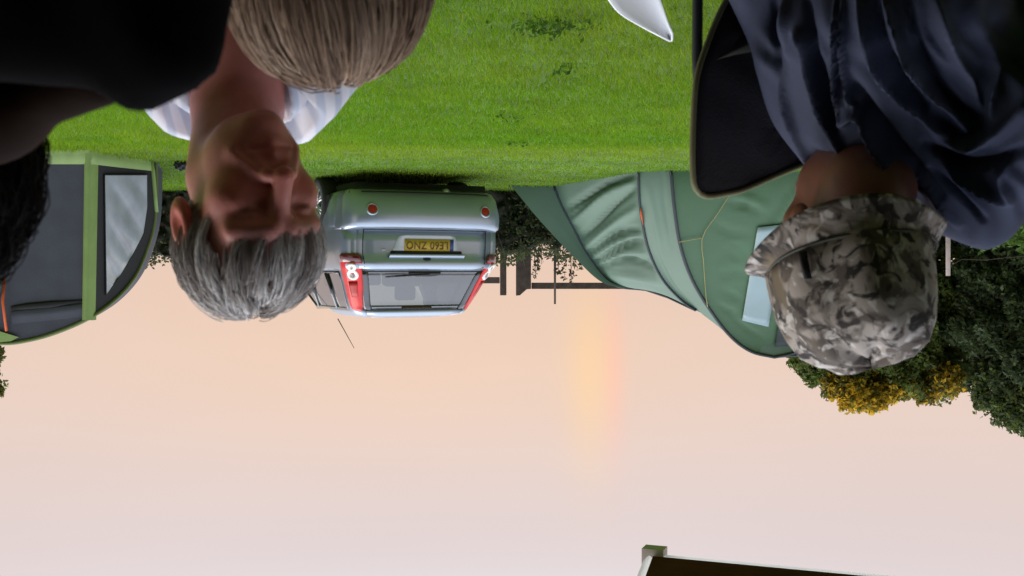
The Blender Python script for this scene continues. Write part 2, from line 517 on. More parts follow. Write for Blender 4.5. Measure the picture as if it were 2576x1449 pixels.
def skin_cols(q, base, red=1.0, scalp=None, scalp_z=None):
    """colour of the skin itself: lips, brows, ruddy cheeks"""
    C = np.tile(np.array(base, np.float32), (len(q), 1))
    a = np.abs(q[:, 0])
    def g(c, r): return np.exp(-(((a - c[0]) / r[0]) ** 2 + ((q[:, 1] - c[1]) / r[1]) ** 2 + ((q[:, 2] - c[2]) / r[2]) ** 2))
    def mixin(w, c):
        nonlocal C
        w = np.clip(w, 0, 1)[:, None]
        C = C * (1 - w) + np.array(c, np.float32) * w
    b = np.array(base)
    mixin(.6 * red * g((.045, -.07, -.03), (.022, .03, .02)), b * (1.1, .78, .72))
    mixin(.7 * red * g((0, -.115, -.03), (.016, .02, .016)), b * (1.1, .75, .7))
    mixin(.8 * red * g((.085, .01, -.01), (.015, .03, .035)), b * (1.15, .62, .5))
    mixin(.8 * g((0, -.098, -.068), (.022, .016, .009)), b * (.85, .5, .5))
    mixin(.75 * g((.034, -.085, .002), (.013, .02, .0035)), b * .2)
    mixin(.55 * g((.034, -.085, .027), (.02, .02, .005)), (.16, .14, .13))
    return C

def pose_pts(V, R, c):      # head space -> world
    return V @ R.T + np.array(c)
def unpose(P, R, c):
    return (P - np.array(c)) @ R

def hand_mesh(wrist, direction, side):
    """a relaxed hand lying palm down: palm, four unequal curled fingers, thumb from the side"""
    f = np.array(direction) / np.linalg.norm(direction)
    up = np.array((0, 0, 1.0)); r = np.cross(f, up); r /= np.linalg.norm(r); up = np.cross(r, f)
    w = np.array(wrist)
    def L(a, b, c): return w + f * a + r * b * side + up * c
    def sdf(p):
        d = cap(p, L(-.05, 0, .004), L(.01, 0, .004), .026, .024)
        d = smin(d, cap(p, L(.02, -.02, 0), L(.085, -.028, .002), .016, .013), .02)
        d = smin(d, cap(p, L(.02, .02, 0), L(.085, .026, .002), .016, .014), .02)
        d = smin(d, cap(p, L(.03, 0, .004), L(.09, 0, .006), .017, .014), .02)
        for b, ln in ((-.031, .062), (-.011, .078), (.010, .084), (.030, .074)):
            a1, a2, a3 = L(.088, b, .004), L(.088 + ln * .5, b * 1.12, 0), L(.088 + ln * .85, b * 1.15, -.022)
            d = smin(d, smin(cap(p, a1, a2, .0092, .0082), cap(p, a2, a3, .0082, .0068), .003), .005)
        d = smin(d, smin(cap(p, L(.015, .03, -.004), L(.055, .058, -.008), .013, .010), cap(p, L(.055, .058, -.008), L(.085, .064, -.014), .010, .008), .004), .010)
        return d
    c = L(.06, 0, 0)
    return surf_nets(sdf, c - .15, c + .15, .005)

def ribbon_hair(name, paths, cols, width, mat, parent):
    """paths (n,k,3): each strand a three-sided tapered tube"""
    n, k, _ = paths.shape
    T = np.gradient(paths, axis=1)
    T /= np.maximum(np.linalg.norm(T, axis=-1, keepdims=True), 1e-9)
    ref = RNG.normal(size=(n, 1, 3))
    A = np.cross(T, ref); A /= np.maximum(np.linalg.norm(A, axis=-1, keepdims=True), 1e-9)
    B = np.cross(T, A)
    tap = np.linspace(1, .25, k)[None, :, None] * width
    ring = [paths + (A * math.cos(q) + B * math.sin(q)) * tap for q in (0, 2.094, 4.189)]
    V = np.stack(ring, 2).reshape(-1, 3)
    base = (np.arange(n)[:, None, None] * k + np.arange(k - 1)[None, :, None]) * 3
    j = np.arange(3)[None, None, :]
    j2 = (j + 1) % 3
    Q = np.stack([base + j, base + j2, base + 3 + j2, base + 3 + j], -1).reshape(-1, 4)
    me = np_mesh(name, V, Q)
    setcol(me, np.repeat(cols, k * 3, axis=0))
    return link(name, me, mat, parent)

def comb_hair(R, c, guides, per, whorl, length, lift, keep, pal, width, k=9, wave=.004, ellip=((0, .012, .030), (.0765, .097, .0785)), drop=0.0, jit=.008, stray=.25, tone=.5):
    """locks combed over the skull away from the whorl"""
    ec, er = np.array(ellip[0]), np.array(ellip[1])
    P, Cc = [], []
    made = 0
    tries = 0
    while made < guides and tries < guides * 40:
        tries += 1
        n = RNG.normal(size=3); n /= np.linalg.norm(n)
        p = ec + n * er
        if not keep(p): continue
        made += 1
        path = [p + (n / er) / np.linalg.norm(n / er) * .002]
        ln = length * RNG.uniform(.5, 1.2)
        side = RNG.normal() * stray
        x = n.copy()
        grow = None
        hang = None
        for s in range(1, k):
            t = s / (k - 1)
            pp = ec + x * er
            nr = (x / er); nr /= np.linalg.norm(nr)
            dvec = pp - np.array(whorl)
            dvec -= nr * dvec.dot(nr)
            dl = np.linalg.norm(dvec)
            dvec = dvec / dl if dl > .004 else np.cross(nr, RNG.normal(size=3))
            sv = np.cross(nr, dvec)
            dirn = dvec + sv * (side + stray * math.sin(5 * t + made))
            dirn /= np.linalg.norm(dirn)
            if hang is None:
                pp = pp + dirn * ln / (k - 1)
                x = (pp - ec) / er; x /= np.linalg.norm(x)
                pp = ec + x * er
                nr = (x / er); nr /= np.linalg.norm(nr)
                q = pp + nr * (lift * (math.sin(min(1, t * 1.3) * PI * .75)) + .003)
                if drop and x[2] < -.15:
                    hang = q
            else:
                hang = hang + np.array((0, 0, -1.0)) * ln / (k - 1) + sv * .002
                q = hang
            path.append(q)
        path = np.array(path)
        tn = .5 + .5 * math.sin(n[0] * 9 + 2.5 * math.sin(n[1] * 5 + 1) + n[2] * 4)
        tn = np.clip(tone * tn + (1 - tone) * RNG.uniform(), 0, .999) * (len(pal) - 1)
        k0 = int(tn)
        col = np.array(pal[k0]) * (1 - tn + k0) + np.array(pal[min(k0 + 1, len(pal) - 1)]) * (tn - k0)
        J = RNG.normal(size=(per, 1, 3)) * jit
        t = np.linspace(0, 1, k)[None, :, None]
        ph = RNG.uniform(0, 6.28, (per, 1, 3))
        S = path[None] + J * (1 - .65 * t) + wave * t * np.sin(t * 6 + ph)
        P.append(S)
        Cc.append(col[None] * RNG.uniform(.75, 1.25, (per, 1)))
    P = np.concatenate(P); Cc = np.concatenate(Cc)
    sh = P.shape
    return pose_pts(P.reshape(-1, 3), R, c).reshape(sh), Cc

# ------------------------------------------------------------------ ground
def ground_z(x, y):
    """flat near the camp, then the field falls away beyond the hedge"""
    t = np.maximum(0, y - 16.0)
    return -0.045 * t * np.minimum(1, t / 25)
ys = np.concatenate([np.linspace(-12, 16, 30), np.linspace(17, 40, 24), np.geomspace(44, 420, 30)])
xs = np.concatenate([-np.geomspace(400, 12, 16), np.linspace(-11, 11, 30), np.geomspace(12, 400, 16)])
Xg, Yg = np.meshgrid(xs, ys, indexing='ij')
Zg = ground_z(Xg, Yg)
Vg = np.stack([Xg, Yg, Zg], -1).reshape(-1, 3)
ny = len(ys)
i, j = np.meshgrid(np.arange(len(xs) - 1), np.arange(ny - 1), indexing='ij')
b0 = (i * ny + j).ravel()
gme = np_mesh('ground', Vg, np.stack([b0, b0 + ny, b0 + ny + 1, b0 + 1], 1))
tag(link('ground', gme, M['soil']), kind='structure')

def patch_noise(X, Y, s, seed):
    r = np.random.default_rng(seed)
    o = np.zeros_like(X)
    for k in range(7):
        a = r.uniform(0, 6.28); f = s * r.uniform(.6, 2.2); p = r.uniform(0, 6.28)
        o += np.sin((X * math.cos(a) + Y * math.sin(a)) * f + p + 1.3 * np.sin(Y * f * .7 + p))
    return o / 7

def make_grass(N, d0, d1, power):
    t = RNG.uniform(0, 1, N)
    d = d0 + (d1 - d0) * t ** power
    hw = 1288 / F * d + .5
    x = RNG.uniform(-1, 1, N) * hw
    return x, d
x1, y1 = make_grass(150000, 3.7, 9, 1.0)
x2, y2 = make_grass(90000, 9, 16, 1.0)
x3, y3 = RNG.uniform(-3, 3, 12000), RNG.uniform(-.5, 3.8, 12000)
gx, gy = np.concatenate([x1, x2, x3]), np.concatenate([y1, y2, y3])
pn = patch_noise(gx, gy, 1.3, 3); pn2 = patch_noise(gx, gy, 4.5, 4); band = patch_noise(gx * .15, gy, 1.6, 5)
n = len(gx)
sc = np.clip(gy / 6.0, .8, 2.2)
hgt = RNG.uniform(.018, .042, n) * (1 + .35 * pn2) * np.where(gy > 9.6, .6, 1)
wid = RNG.uniform(.0018, .0034, n) * sc
ang = RNG.uniform(0, 2 * PI, n)
lean = RNG.uniform(.2, 1.1, n); la = RNG.uniform(0, 2 * PI, n)
side = np.stack([np.cos(ang), np.sin(ang), 0 * ang], -1) * wid[:, None]
ln = np.stack([np.cos(la) * lean, np.sin(la) * lean, 0 * la], -1) * hgt[:, None]
b = np.stack([gx, gy, np.zeros(n)], -1)
up = np.stack([0 * hgt, 0 * hgt, hgt], -1)
mid = b + up * .6 + ln * .35
tip = b + up + ln
Vb = np.stack([b - side, b + side, mid + side * .7, mid - side * .7, tip], 1).reshape(-1, 3)
o5 = np.arange(n) * 5
Q = np.stack([o5, o5 + 1, o5 + 2, o5 + 3], 1); T = np.stack([o5 + 3, o5 + 2, o5 + 4], 1)
gm = np_mesh('grass', Vb, [Q, T])
w = np.clip(.45 + .55 * pn + .35 * pn2 + .5 * band + .55 * np.exp(-((gy - 9.3 + .3 * pn) / .7) ** 2) + RNG.normal(size=n) * .22, 0, 1)[:, None]
cg = np.array((.112, .255, .012)) * (1 - w) + np.array((.215, .315, .026)) * w
dry = (RNG.uniform(size=n) < .02)[:, None]
cg = np.where(dry, np.array((.26, .27, .05)), cg) * 1.30 * RNG.uniform(.88, 1.12, (n, 1))
setcol(gm, np.repeat(cg, 5, axis=0))
tag(link('grass', gm, M['grass']), kind='stuff')

# ------------------------------------------------------------------ foliage
def leaf_mesh(name, C, size, cols, mat, parent=None, droop=0.0, aspect=.5):
    n = len(C)
    a = RNG.normal(size=(n, 3)); a[:, 2] -= droop
    a /= np.linalg.norm(a, axis=1, keepdims=True)
    r = RNG.normal(size=(n, 3)); bb = np.cross(a, r); bb /= np.linalg.norm(bb, axis=1, keepdims=True)
    nn = np.cross(a, bb)
    s = (size * RNG.uniform(.6, 1.3, n))[:, None]
    V = np.stack([C - a * s * .5, C + bb * s * aspect * .5 + nn * s * .08, C + a * s * .5, C - bb * s * aspect * .5 + nn * s * .08], 1).reshape(-1, 3)
    o = np.arange(n) * 4
    me = np_mesh(name, V, np.concatenate([np.stack([o, o + 1, o + 2], 1), np.stack([o, o + 2, o + 3], 1)]))
    setcol(me, np.repeat(cols, 4, axis=0))
    return link(name, me, mat, parent, smooth=False)
def blob_pts(c, r, n, rough=.22, shell=.55):
    v = RNG.normal(size=(n, 3)); v /= np.linalg.norm(v, axis=1, keepdims=True)
    lump = 1 + rough * (np.sin(v[:, 0] * 7 + c[0] * 5) * np.sin(v[:, 2] * 8 + c[2] * 3) + .6 * np.sin(v[:, 1] * 13 + v[:, 0] * 11 + v[:, 2] * 9))
    rad = (shell + (1 - shell) * RNG.uniform(0, 1, n) ** .5) * lump
    return np.array(c) + v * rad[:, None] * np.array(r)
def tree(name, label, base, blobs, group, size=.075, dens=1.0, trunk_r=.09):
    t = thing(name, base, label, 'tree', group)
    P, Cc = [], []
    for (px, py, r, d, pal) in blobs:
        c = at(px, py, d); rr = r / F * d
        n = int(8000 * dens * (rr / .6) ** 2)
        p = blob_pts(c, (rr, rr * .9, rr), n, .22, .78)
        k = RNG.integers(0, len(pal), n)
        clump = .5 + .5 * np.sin(p[:, 0] * 9 + 3 * np.sin(p[:, 2] * 7)) * np.sin(p[:, 2] * 10 + p[:, 1] * 8)
        cc = 2.1 * np.array(pal)[k] * (RNG.uniform(.6, 1.2, n) * (.6 + .55 * clump))[:, None]
        P.append(p); Cc.append(cc)
        # loose sprigs breaking the outline
        ns_ = int(26 * rr / .5)
        v = RNG.normal(size=(ns_, 3)); v[:, 2] = np.abs(v[:, 2]) * .9 + .05; v /= np.linalg.norm(v, axis=1, keepdims=True)
        tip = np.array(c)[None] + v * rr * RNG.uniform(1.0, 1.28, (ns_, 1))
        q_ = (tip[:, None, :] - v[:, None, :] * RNG.uniform(0, .22, (ns_, 11, 1)) + RNG.normal(size=(ns_, 11, 3)) * .022).reshape(-1, 3)
        P.append(q_); Cc.append(1.8 * np.array(pal)[RNG.integers(0, len(pal), len(q_))] * RNG.uniform(.6, 1.1, (len(q_), 1)))
    P = np.concatenate(P); Cc = np.concatenate(Cc)
    ok = P[:, 2] > .12
    leaf_mesh('crown', P[ok], size, Cc[ok], M['leaf'], t)
    m = MB()
    b = Vector(base)
    top = at(blobs[0][0], blobs[0][1], blobs[0][3])
    m.tube([b, b.lerp(top, .35) + Vector((.05, 0, 0)), b.lerp(top, .7), top], [trunk_r, trunk_r * .8, trunk_r * .5, trunk_r * .2], 8)
    for (px, py, r, d, pal) in blobs[1:]:
        q = at(px, py, d)
        s = b.lerp(top, .3 + .3 * random.random())
        if q.z > .4:
            m.tube([s, s.lerp(q, .5) + Vector((0, 0, .08)), q], [trunk_r * .5, trunk_r * .35, trunk_r * .1], 6)
    m.build('trunk', M['bark'], t)
    return t
G1 = [(.065, .090, .018), (.085, .110, .024), (.105, .125, .030), (.060, .090, .024)]
G2 = [(.030, .046, .020), (.042, .060, .024), (.058, .076, .030)]
GY = [(.36, .24, .02), (.28, .19, .015), (.45, .30, .03), (.10, .10, .02)]
GO = [(.22, .15, .02), (.10, .09, .02), (.05, .06, .02)]
DT = 15.0
tree('broadleaf_tree', 'bushy green tree with a golden yellow crown behind the bucket hat', (at(2210, 700, DT).x, DT, 0),
     [(2210, 830, 165, DT, G1), (2085, 850, 105, DT, G1), (2100, 740, 130, DT, G1), (2340, 880, 110, DT, G1), (2150, 945, 56, DT - .3, GY + G1), (2215, 950, 56, DT - .3, GY + G1 + G1), (2108, 970, 36, DT - .5, GY + GO), (2150, 992, 42, DT - .5, GY), (2192, 998, 38, DT - .5, GY), (2226, 985, 34, DT - .5, GY), (2258, 968, 34, DT - .4, GO + GY), (2060, 930, 40, DT, G1),
      (2300, 960, 42, DT, GO), (2385, 955, 40, DT - .6, GY + GO), (2330, 985, 30, DT - .4, GO + GY), (2340, 700, 140, DT, G1), (2200, 620, 170, DT, G2), (2400, 760, 90, DT, G1), (2040, 890, 50, DT, G1), (2000, 640, 120, DT, G1)],
     'trees beside the green tent', dens=1.2)
tree('dark_tree', 'darker taller tree cut off by the side of the picture behind the navy jacket', (at(2640, 700, 14.0).x, 14.0, 0),
     [(2620, 850, 190, 14, G2), (2545, 960, 95, 14, G1 + G2), (2590, 1000, 80, 14, G1 + G2), (2500, 800, 80, 14, G2), (2700, 960, 160, 14, G2), (2560, 680, 130, 14, G2), (2720, 700, 200, 14, G2), (2480, 690, 70, 14, G2)],
     'trees beside the green tent', dens=1.25)
tree('thin_tree', 'sparse tree with only leafy twig tips showing beyond the charcoal tent', (at(-190, 800, 14.5).x, 14.5, 0),
     [(-180, 960, 150, 14.5, G1), (-55, 905, 48, 14.5, G1), (-38, 980, 36, 14.5, G1), (-15, 890, 22, 14.5, G1 + GO), (-8, 985, 16, 14.5, G1 + GO)],
     None, dens=.8)
# low bright bush beside the navy shoulder
bush = thing('leafy_bush', (at(2540, 690, 9.5).x, 9.5, 0), 'low bright green bush below the trees beside the navy shoulder', 'bush')
bp = np.concatenate([blob_pts(at(2560, 520, 9.5), (.42, .35, .34), 5000, .3, .3), blob_pts(at(2500, 570, 9.4), (.16, .18, .14), 1500, .3, .3), blob_pts(at(2620, 480, 9.5), (.5, .4, .38), 4500, .3, .3)])
bp = bp[bp[:, 2] > .02]
bc = np.array([(.075, .15, .018), (.11, .19, .03), (.05, .10, .015)])[RNG.integers(0, 3, len(bp))] * RNG.uniform(.7, 1.2, (len(bp), 1))
leaf_mesh('foliage', bp, .055, bc, M['leaf'], bush)
mb = MB()
for q in range(7):
    a = at(2490 + 22 * q, 470, 9.5); a.z = 0
    mb.tube([a, at(2480 + 24 * q, 540 - 6 * abs(q - 3), 9.5)], [.012, .004], 5)
mb.build('stems', M['bark'], bush)['kind'] = 'stuff'

# hedge along the far side of the pitch
hedge = thing('hedge', (2.2, 13.8, 0), 'low ragged hedge behind the silver car and the wooden fence', 'hedge')
N = 42000
hx = RNG.uniform(-3.0, 9.0, N); hz = RNG.uniform(0, 1, N) ** .85; hy = 13.75 + RNG.uniform(-.35, .35, N)
top = .86 + .05 * np.sin(hx * 3.1) + .03 * np.sin(hx * 9.7 + 1) + .025 * RNG.normal(size=N)
P = np.stack([hx, hy + .1 * np.sin(hx * 5), hz * top], -1)
cl = .5 + .5 * np.sin(P[:, 0] * 8 + 2 * np.sin(P[:, 2] * 9)) * np.sin(P[:, 2] * 11 + P[:, 0] * 3)
pal = np.array([(.035, .055, .018), (.05, .07, .022), (.075, .09, .035), (.085, .065, .03), (.11, .12, .045)])
hc = 1.45 * pal[RNG.choice(5, N, p=[.36, .3, .14, .1, .1])] * (.55 + .7 * cl)[:, None] * RNG.uniform(.7, 1.2, (N, 1))
low = (P[:, 2] < .45) & (P[:, 0] > 3.6) & (RNG.uniform(size=N) < .35)
hc[low] = np.array((.22, .075, .015)) * RNG.uniform(.5, 1.3, (low.sum(), 1))
leaf_mesh('foliage', P, .055, hc, M['leaf'], hedge)
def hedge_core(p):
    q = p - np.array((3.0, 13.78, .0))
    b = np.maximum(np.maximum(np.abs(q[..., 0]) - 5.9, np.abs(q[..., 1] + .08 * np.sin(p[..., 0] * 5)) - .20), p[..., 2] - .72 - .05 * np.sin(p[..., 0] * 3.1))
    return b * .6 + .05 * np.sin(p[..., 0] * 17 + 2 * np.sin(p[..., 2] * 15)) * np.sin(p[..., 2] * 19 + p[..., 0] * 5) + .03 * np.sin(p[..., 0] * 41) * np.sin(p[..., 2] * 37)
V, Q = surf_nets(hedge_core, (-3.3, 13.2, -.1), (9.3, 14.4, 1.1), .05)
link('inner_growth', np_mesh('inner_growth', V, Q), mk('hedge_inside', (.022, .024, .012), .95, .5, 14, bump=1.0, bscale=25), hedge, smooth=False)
mb = MB()
for q in range(70):
    a = random.uniform(-3, 9); y = 13.75 + random.uniform(-.25, .25)
    mb.tube([(a, y, 0), (a + random.uniform(-.1, .1), y, .4), (a + random.uniform(-.25, .25), y + random.uniform(-.1, .1), .86 + random.uniform(-.1, .06))], [.012, .009, .003], 5)
mb.build('stems', M['bark'], hedge)['kind'] = 'stuff'

# ------------------------------------------------------------------ fence behind the hedge
FD = 14.4
fence = thing('wooden_fence', (at(1310, 690, FD).x, FD, 0), 'dark weathered post and rail fence standing above the hedge', 'fence')
def plank(name, x0, x1, y0, y1, th, parent, d=FD, ground_to=False, mat='wood'):
    a, b = at(x0, y0, d), at(x1, y1, d)
    z0 = 0.0 if ground_to else min(a.z, b.z)
    m = MB().box(((a.x + b.x) / 2, d, (z0 + max(a.z, b.z)) / 2), (abs(a.x - b.x), th, max(a.z, b.z) - z0))
    return bevel(m.build(name, M[mat], parent, smooth=False), .006)
plank('post', 1258, 1274, 600, 743, .09, fence, FD + .02, True)
m = MB()
a, b_ = at(1298, 690, FD - .05), at(1322, 690, FD - .05)
prof = [(1298, 744), (1308, 743), (1325, 728), (1336, 727), (1336, 640), (1298, 640)]
front = [at(x, y, FD - .06) for x, y in prof]; front[4].z = 0; front[5].z = 0
back = [p + Vector((0, .14, 0)) for p in front]
k = len(front)
m.add(front + back, [tuple(range(k))[::-1], tuple(range(k, 2 * k))] + [(q, (q + 1) % k, k + (q + 1) % k, k + q) for q in range(k)])
bevel(m.build('post', M['wood'], fence, smooth=False), .006)
plank('rail', 1337, 1900, 711, 727, .06, fence, FD)
plank('rail', 1050, 1257, 697, 713, .06, fence, FD)
stake = MB()
s = at(1396, 765, FD - .2)
stake.tube([(s.x, s.y, 0), (s.x, s.y, .8), s], [.018, .016, .013], 6)
tag(stake.build('garden_stake', M['bark']), 'thin bare stake rising above the top rail of the wooden fence', 'stake')
vine = thing('climbing_vine', (at(1430, 600, FD - .2).x, FD - .22, 0), 'sprigs of climbing vine hanging on the wooden fence rail', 'vine')
VP = []
for (x, y0, y1) in ((1347, 640, 700), (1405, 640, 690), (1438, 640, 712), (1352, 640, 680), (1418, 640, 705), (1455, 650, 680)):
    for q in range(34):
        t = random.random()
        VP.append(np.array(at(x + random.gauss(0, 7) * (1 - .4 * t), y0 + (y1 - y0) * t, FD - .2 + random.gauss(0, .04))))
VP = np.array(VP)
leaf_mesh('leaves', VP, .06, np.array((.085, .085, .035)) * RNG.uniform(.5, 1.4, (len(VP), 1)), M['leaf'], vine)
mb = MB()
for (x, y1) in ((1347, 700), (1405, 690), (1438, 712)):
    p0 = at(x, y1, FD - .2)
    MB().tube([(p0.x, p0.y, 0), (p0.x + .02, p0.y, .5), p0], [.01, .008, .004], 5).build('stem', M['bark'], vine)

# pale post and wire in front of the trees
wf = thing('wire_fence', (at(2385, 690, 12.5).x, 12.5, 0), 'pale post with a thin wire in front of the dark tree', 'fence')
p0 = at(2385, 694, 12.5)
MB().tube([(p0.x, 12.5, 0), (p0.x, 12.5, .5), p0], [.028, .028, .026], 8).build('post', M['pale_wood'], wf)
wp = [at(2392, 668, 12.47), at(2420, 652, 12.5), at(2445, 653, 12.5), at(2480, 654, 12.5), at(2530, 648, 12.5), at(2640, 640, 12.5)]
MB().tube(wp, .003, 5).build('wire', M['wood'], wf)

# ------------------------------------------------------------------ lean-to shelter, then the structure added behind the camera for shade
RZ = 2.42
c0 = Vector((-0.70, 5.53)); uu = Vector((-.93, -.36)).normalized(); ee = Vector((.219, -1)).normalized()
shelter = thing('shelter', (-6.2, 3.4, 0), 'corner of a dark brown shelter roof with a pale gutter seen from below', 'shelter')
q4 = [c0, c0 + uu * 6, c0 + uu * 6 + ee * 2.4, c0 + ee * 2.4]
V8 = [(p.x, p.y, RZ) for p in q4] + [(p.x, p.y, RZ + .12) for p in q4]
MB().add(V8, [(0, 1, 2, 3), (7, 6, 5, 4), (0, 4, 5, 1), (1, 5, 6, 2), (2, 6, 7, 3), (3, 7, 4, 0)]).build('roof', M['soffit'], shelter, smooth=False)
o1 = Vector((-uu.y, uu.x)) * -1
if o1.y < 0: o1 = -o1
def strip3(p, q, out, w0, w1, z0, z1):
    V = []
    for r in (p, q):
        for (w_, z_) in ((w0, z0), (w1, z0), (w1, z1), (w0, z1)):
            V.append((r.x + out.x * w_, r.y + out.y * w_, z_))
    return MB().add(V, [(0, 1, 2, 3), (7, 6, 5, 4), (0, 4, 5, 1), (1, 5, 6, 2), (2, 6, 7, 3), (3, 7, 4, 0)])
def lip(p, q, out, w, z0, z1):
    G = [[Vector((r.x + out.x * a, r.y + out.y * a, z)) for a, z in ((.003, z0 + .01), (w * .35, z0), (w * .7, z0 + .012), (w, z1))] for r in (p, q)]
    return MB().grid(G)
lip(c0 + uu * .0, c0 + uu * 6, o1, .085, RZ - .004, RZ + .045).build('gutter', M['gutter'], shelter)  # strip added to draw the bright halo line along the roof edge
o2 = Vector((-ee.y, ee.x))
if o2.x < 0: o2 = -o2
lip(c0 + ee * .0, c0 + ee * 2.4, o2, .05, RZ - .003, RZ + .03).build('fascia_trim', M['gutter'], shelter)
strip3(c0 - uu * .06 + o1 * .01, c0 + uu * .05 + o1 * .01, o1, .0, .09, RZ - .03, RZ + .10).build('gutter_end', M['gutter_cap'], shelter, smooth=False)
for r in (c0 + uu * 5.8 + ee * .3, c0 + uu * 5.8 + ee * 2.1):
    MB().box((r.x, r.y, RZ / 2), (.1, .1, RZ)).build('post', M['wood'], shelter, smooth=False)
shade_block = thing('clubhouse', (0, -3.2, 0), 'dark boarded clubhouse wall behind the seated people', 'building')  # out of view, added to keep sky light off people and car
MB().box((0, -3.4, 3.3), (16, .3, 6.6)).build('wall', M['boards'], shade_block, smooth=False)
MB().add([(-8.3, -2.7, 6.5), (8.3, -2.7, 6.5), (8.3, -6, 8.6), (-8.3, -6, 8.6), (-8.3, -2.7, 6.65), (8.3, -2.7, 6.65), (8.3, -6, 8.75), (-8.3, -6, 8.75)],
         [(3, 2, 1, 0), (4, 5, 6, 7), (0, 1, 5, 4), (1, 2, 6, 5), (2, 3, 7, 6), (3, 0, 4, 7)]).build('roof', M['soffit'], shade_block, smooth=False)  # unseen upper roof, added to block more sky

MB().add([(-8, .85, 2.48), (8, .85, 2.48), (8, -3.3, 2.95), (-8, -3.3, 2.95), (-8, .85, 2.58), (8, .85, 2.58), (8, -3.3, 3.05), (-8, -3.3, 3.05)],
         [(3, 2, 1, 0), (4, 5, 6, 7), (0, 1, 5, 4), (1, 2, 6, 5), (2, 3, 7, 6), (3, 0, 4, 7)]).build('veranda_roof', M['soffit'], shade_block, smooth=False)  # unseen low roof added over the camera to darken the nearest people
for x_ in (-6, -2.6, 2.6, 6):
    MB().box((x_, .35, 1.26), (.1, .1, 2.51)).build('veranda_post', M['boards'], shade_block, smooth=False)

# ------------------------------------------------------------------ silver car
TH = math.radians(26)
CARP = Vector((.80, 11.0, 0))
car = thing('parked_car', CARP, 'silver hatchback parked with its rear to the camera beside the green tent', 'car', rz=-TH)
CW = Matrix.Translation(CARP) @ Matrix.Rotation(-TH, 4, 'Z')
CI = CW.inverted()
LV = [(.17, .20, .70, .12, 3.7), (.20, .10, .77, .14, 3.78), (.27, .035, .80, .16, 3.85), (.36, .0, .815, .18, 3.9), (.42, -.012, .823, .18, 3.9),
      (.47, -.012, .827, .18, 3.9), (.515, .0, .83, .18, 3.88), (.545, .012, .83, .17, 3.86), (.562, .035, .829, .16, 3.85), (.572, .085, .828, .15, 3.85), (.585, .10, .828, .15, 3.84), (.70, .112, .832, .15, 3.8),
      (.80, .12, .83, .15, 3.65), (.86, .118, .824, .15, 3.45), (.885, .105, .82, .15, 3.3), (.925, .10, .812, .15, 3.1), (.955, .125, .80, .14, 2.9), (.985, .165, .785, .14, 2.75),
      (1.1, .235, .737, .13, 2.5), (1.2, .30, .70, .125, 2.3), (1.3, .365, .662, .125, 2.1), (1.375, .41, .625, .13, 1.95),
      (1.395, .385, .61, .14, 1.9), (1.425, .41, .585, .16, 1.85), (1.445, .50, .53, .2, 1.75), (1.462, .65, .42, .2, 1.6)]
LVa = np.array(LV)
BOW = .055
def lv(z):
    return [np.interp(z, LVa[:, 0], LVa[:, i]) for i in range(1, 5)]
def rear(x, z, off=0.0):
    y0, w, r, yf = lv(z)
    ax = min(abs(x), w - 1e-4)
    y = y0 + BOW * (ax / w) ** 2
    nx, ny = 0.0, -1.0
    if ax > w - r:
        dx = ax - (w - r)
        y += r - math.sqrt(max(r * r - dx * dx, 0))
        nx = dx / r * (1 if x > 0 else -1); ny = -math.sqrt(max(1 - (dx / r) ** 2, 0))
    xx = math.copysign(ax, x)
    return Vector((xx + nx * off, y + ny * off, z))
def sidep(y, z, off=0.0, s=1):
    y0, w, r, yf = lv(z)
    return Vector((s * (w + off), y, z))
FR = [-1, -.975, -.93, -.86, -.65, -.5, -.35, -.2, -.07, .07, .2, .35, .5, .65, .86, .93, .975, 1]     # rear stations across
YS = np.linspace(1, 0, 14)
rings = []
for (z, y0, w, r, yf) in LV:
    ring = []
    yr = y0 + BOW + r
    ye = yf - .35
    for t in YS[:-1]:
        ring.append((w - .06 * max(0, t - .8) / .2, yr + (ye - yr) * t, z))
    for t in FR[::-1]:
        ax = abs(t) * w
        p = rear(t * w, z)
        ring.append(tuple(p))
    for t in YS[::-1][1:]:
        ring.append((-(w - .06 * max(0, t - .8) / .2), yr + (ye - yr) * t, z))
    for t in (-.9, -.6, -.3, 0, .3, .6, .9):
        ring.append((t * (w - .06), yf - .2 * abs(t) ** 2, z))
    rings.append(ring)
NR = len(rings[0])
body_f, bump_f, gate_f, roof_f = [], [], [], []
nside = len(YS) - 1
def is_rear(j): return nside <= j < nside + len(FR) - 1
for i in range(len(LV) - 1):
    za, zb = LV[i][0], LV[i + 1][0]; zm = (za + zb) / 2
    for j in range(NR):
        j2 = (j + 1) % NR
        f = (i * NR + j, (i + 1) * NR + j, (i + 1) * NR + j2, i * NR + j2)
        if is_rear(j):
            k = j - nside
            xa = abs((FR[::-1][k] + FR[::-1][k + 1]) / 2)
            if zm < .58: bump_f.append(f)
            elif .985 <= zm < 1.375 and xa < .86: continue               # rear window opening
            elif xa < .86: gate_f.append(f)
            else: body_f.append(f)
        elif j >= nside + len(FR) - 1 + nside and j < NR - 1 and 1.0 < zm < 1.40:
            continue                                                     # windscreen opening
        elif (j < nside and 2 < j < nside - 1 and .99 < zm < 1.37):
            continue                                                     # side windows
        elif (j >= nside + len(FR) and j < nside + len(FR) + nside - 4 and .99 < zm < 1.37):
            continue
        elif zm < .56 and (j == nside - 1 or j == nside + len(FR) - 1): bump_f.append(f)
        else: body_f.append(f)
allv = [p for rg in rings for p in rg]
def sub(faces):
    used = sorted({i for f in faces for i in f}); mp_ = {u: k for k, u in enumerate(used)}
    return MB().add([allv[u] for u in used], [tuple(mp_[i] for i in f) for f in faces])
mb = sub(body_f)
n0 = len(mb.v)
topring = rings[-1]
cen = (0, np.mean([p[1] for p in topring]), 1.468)
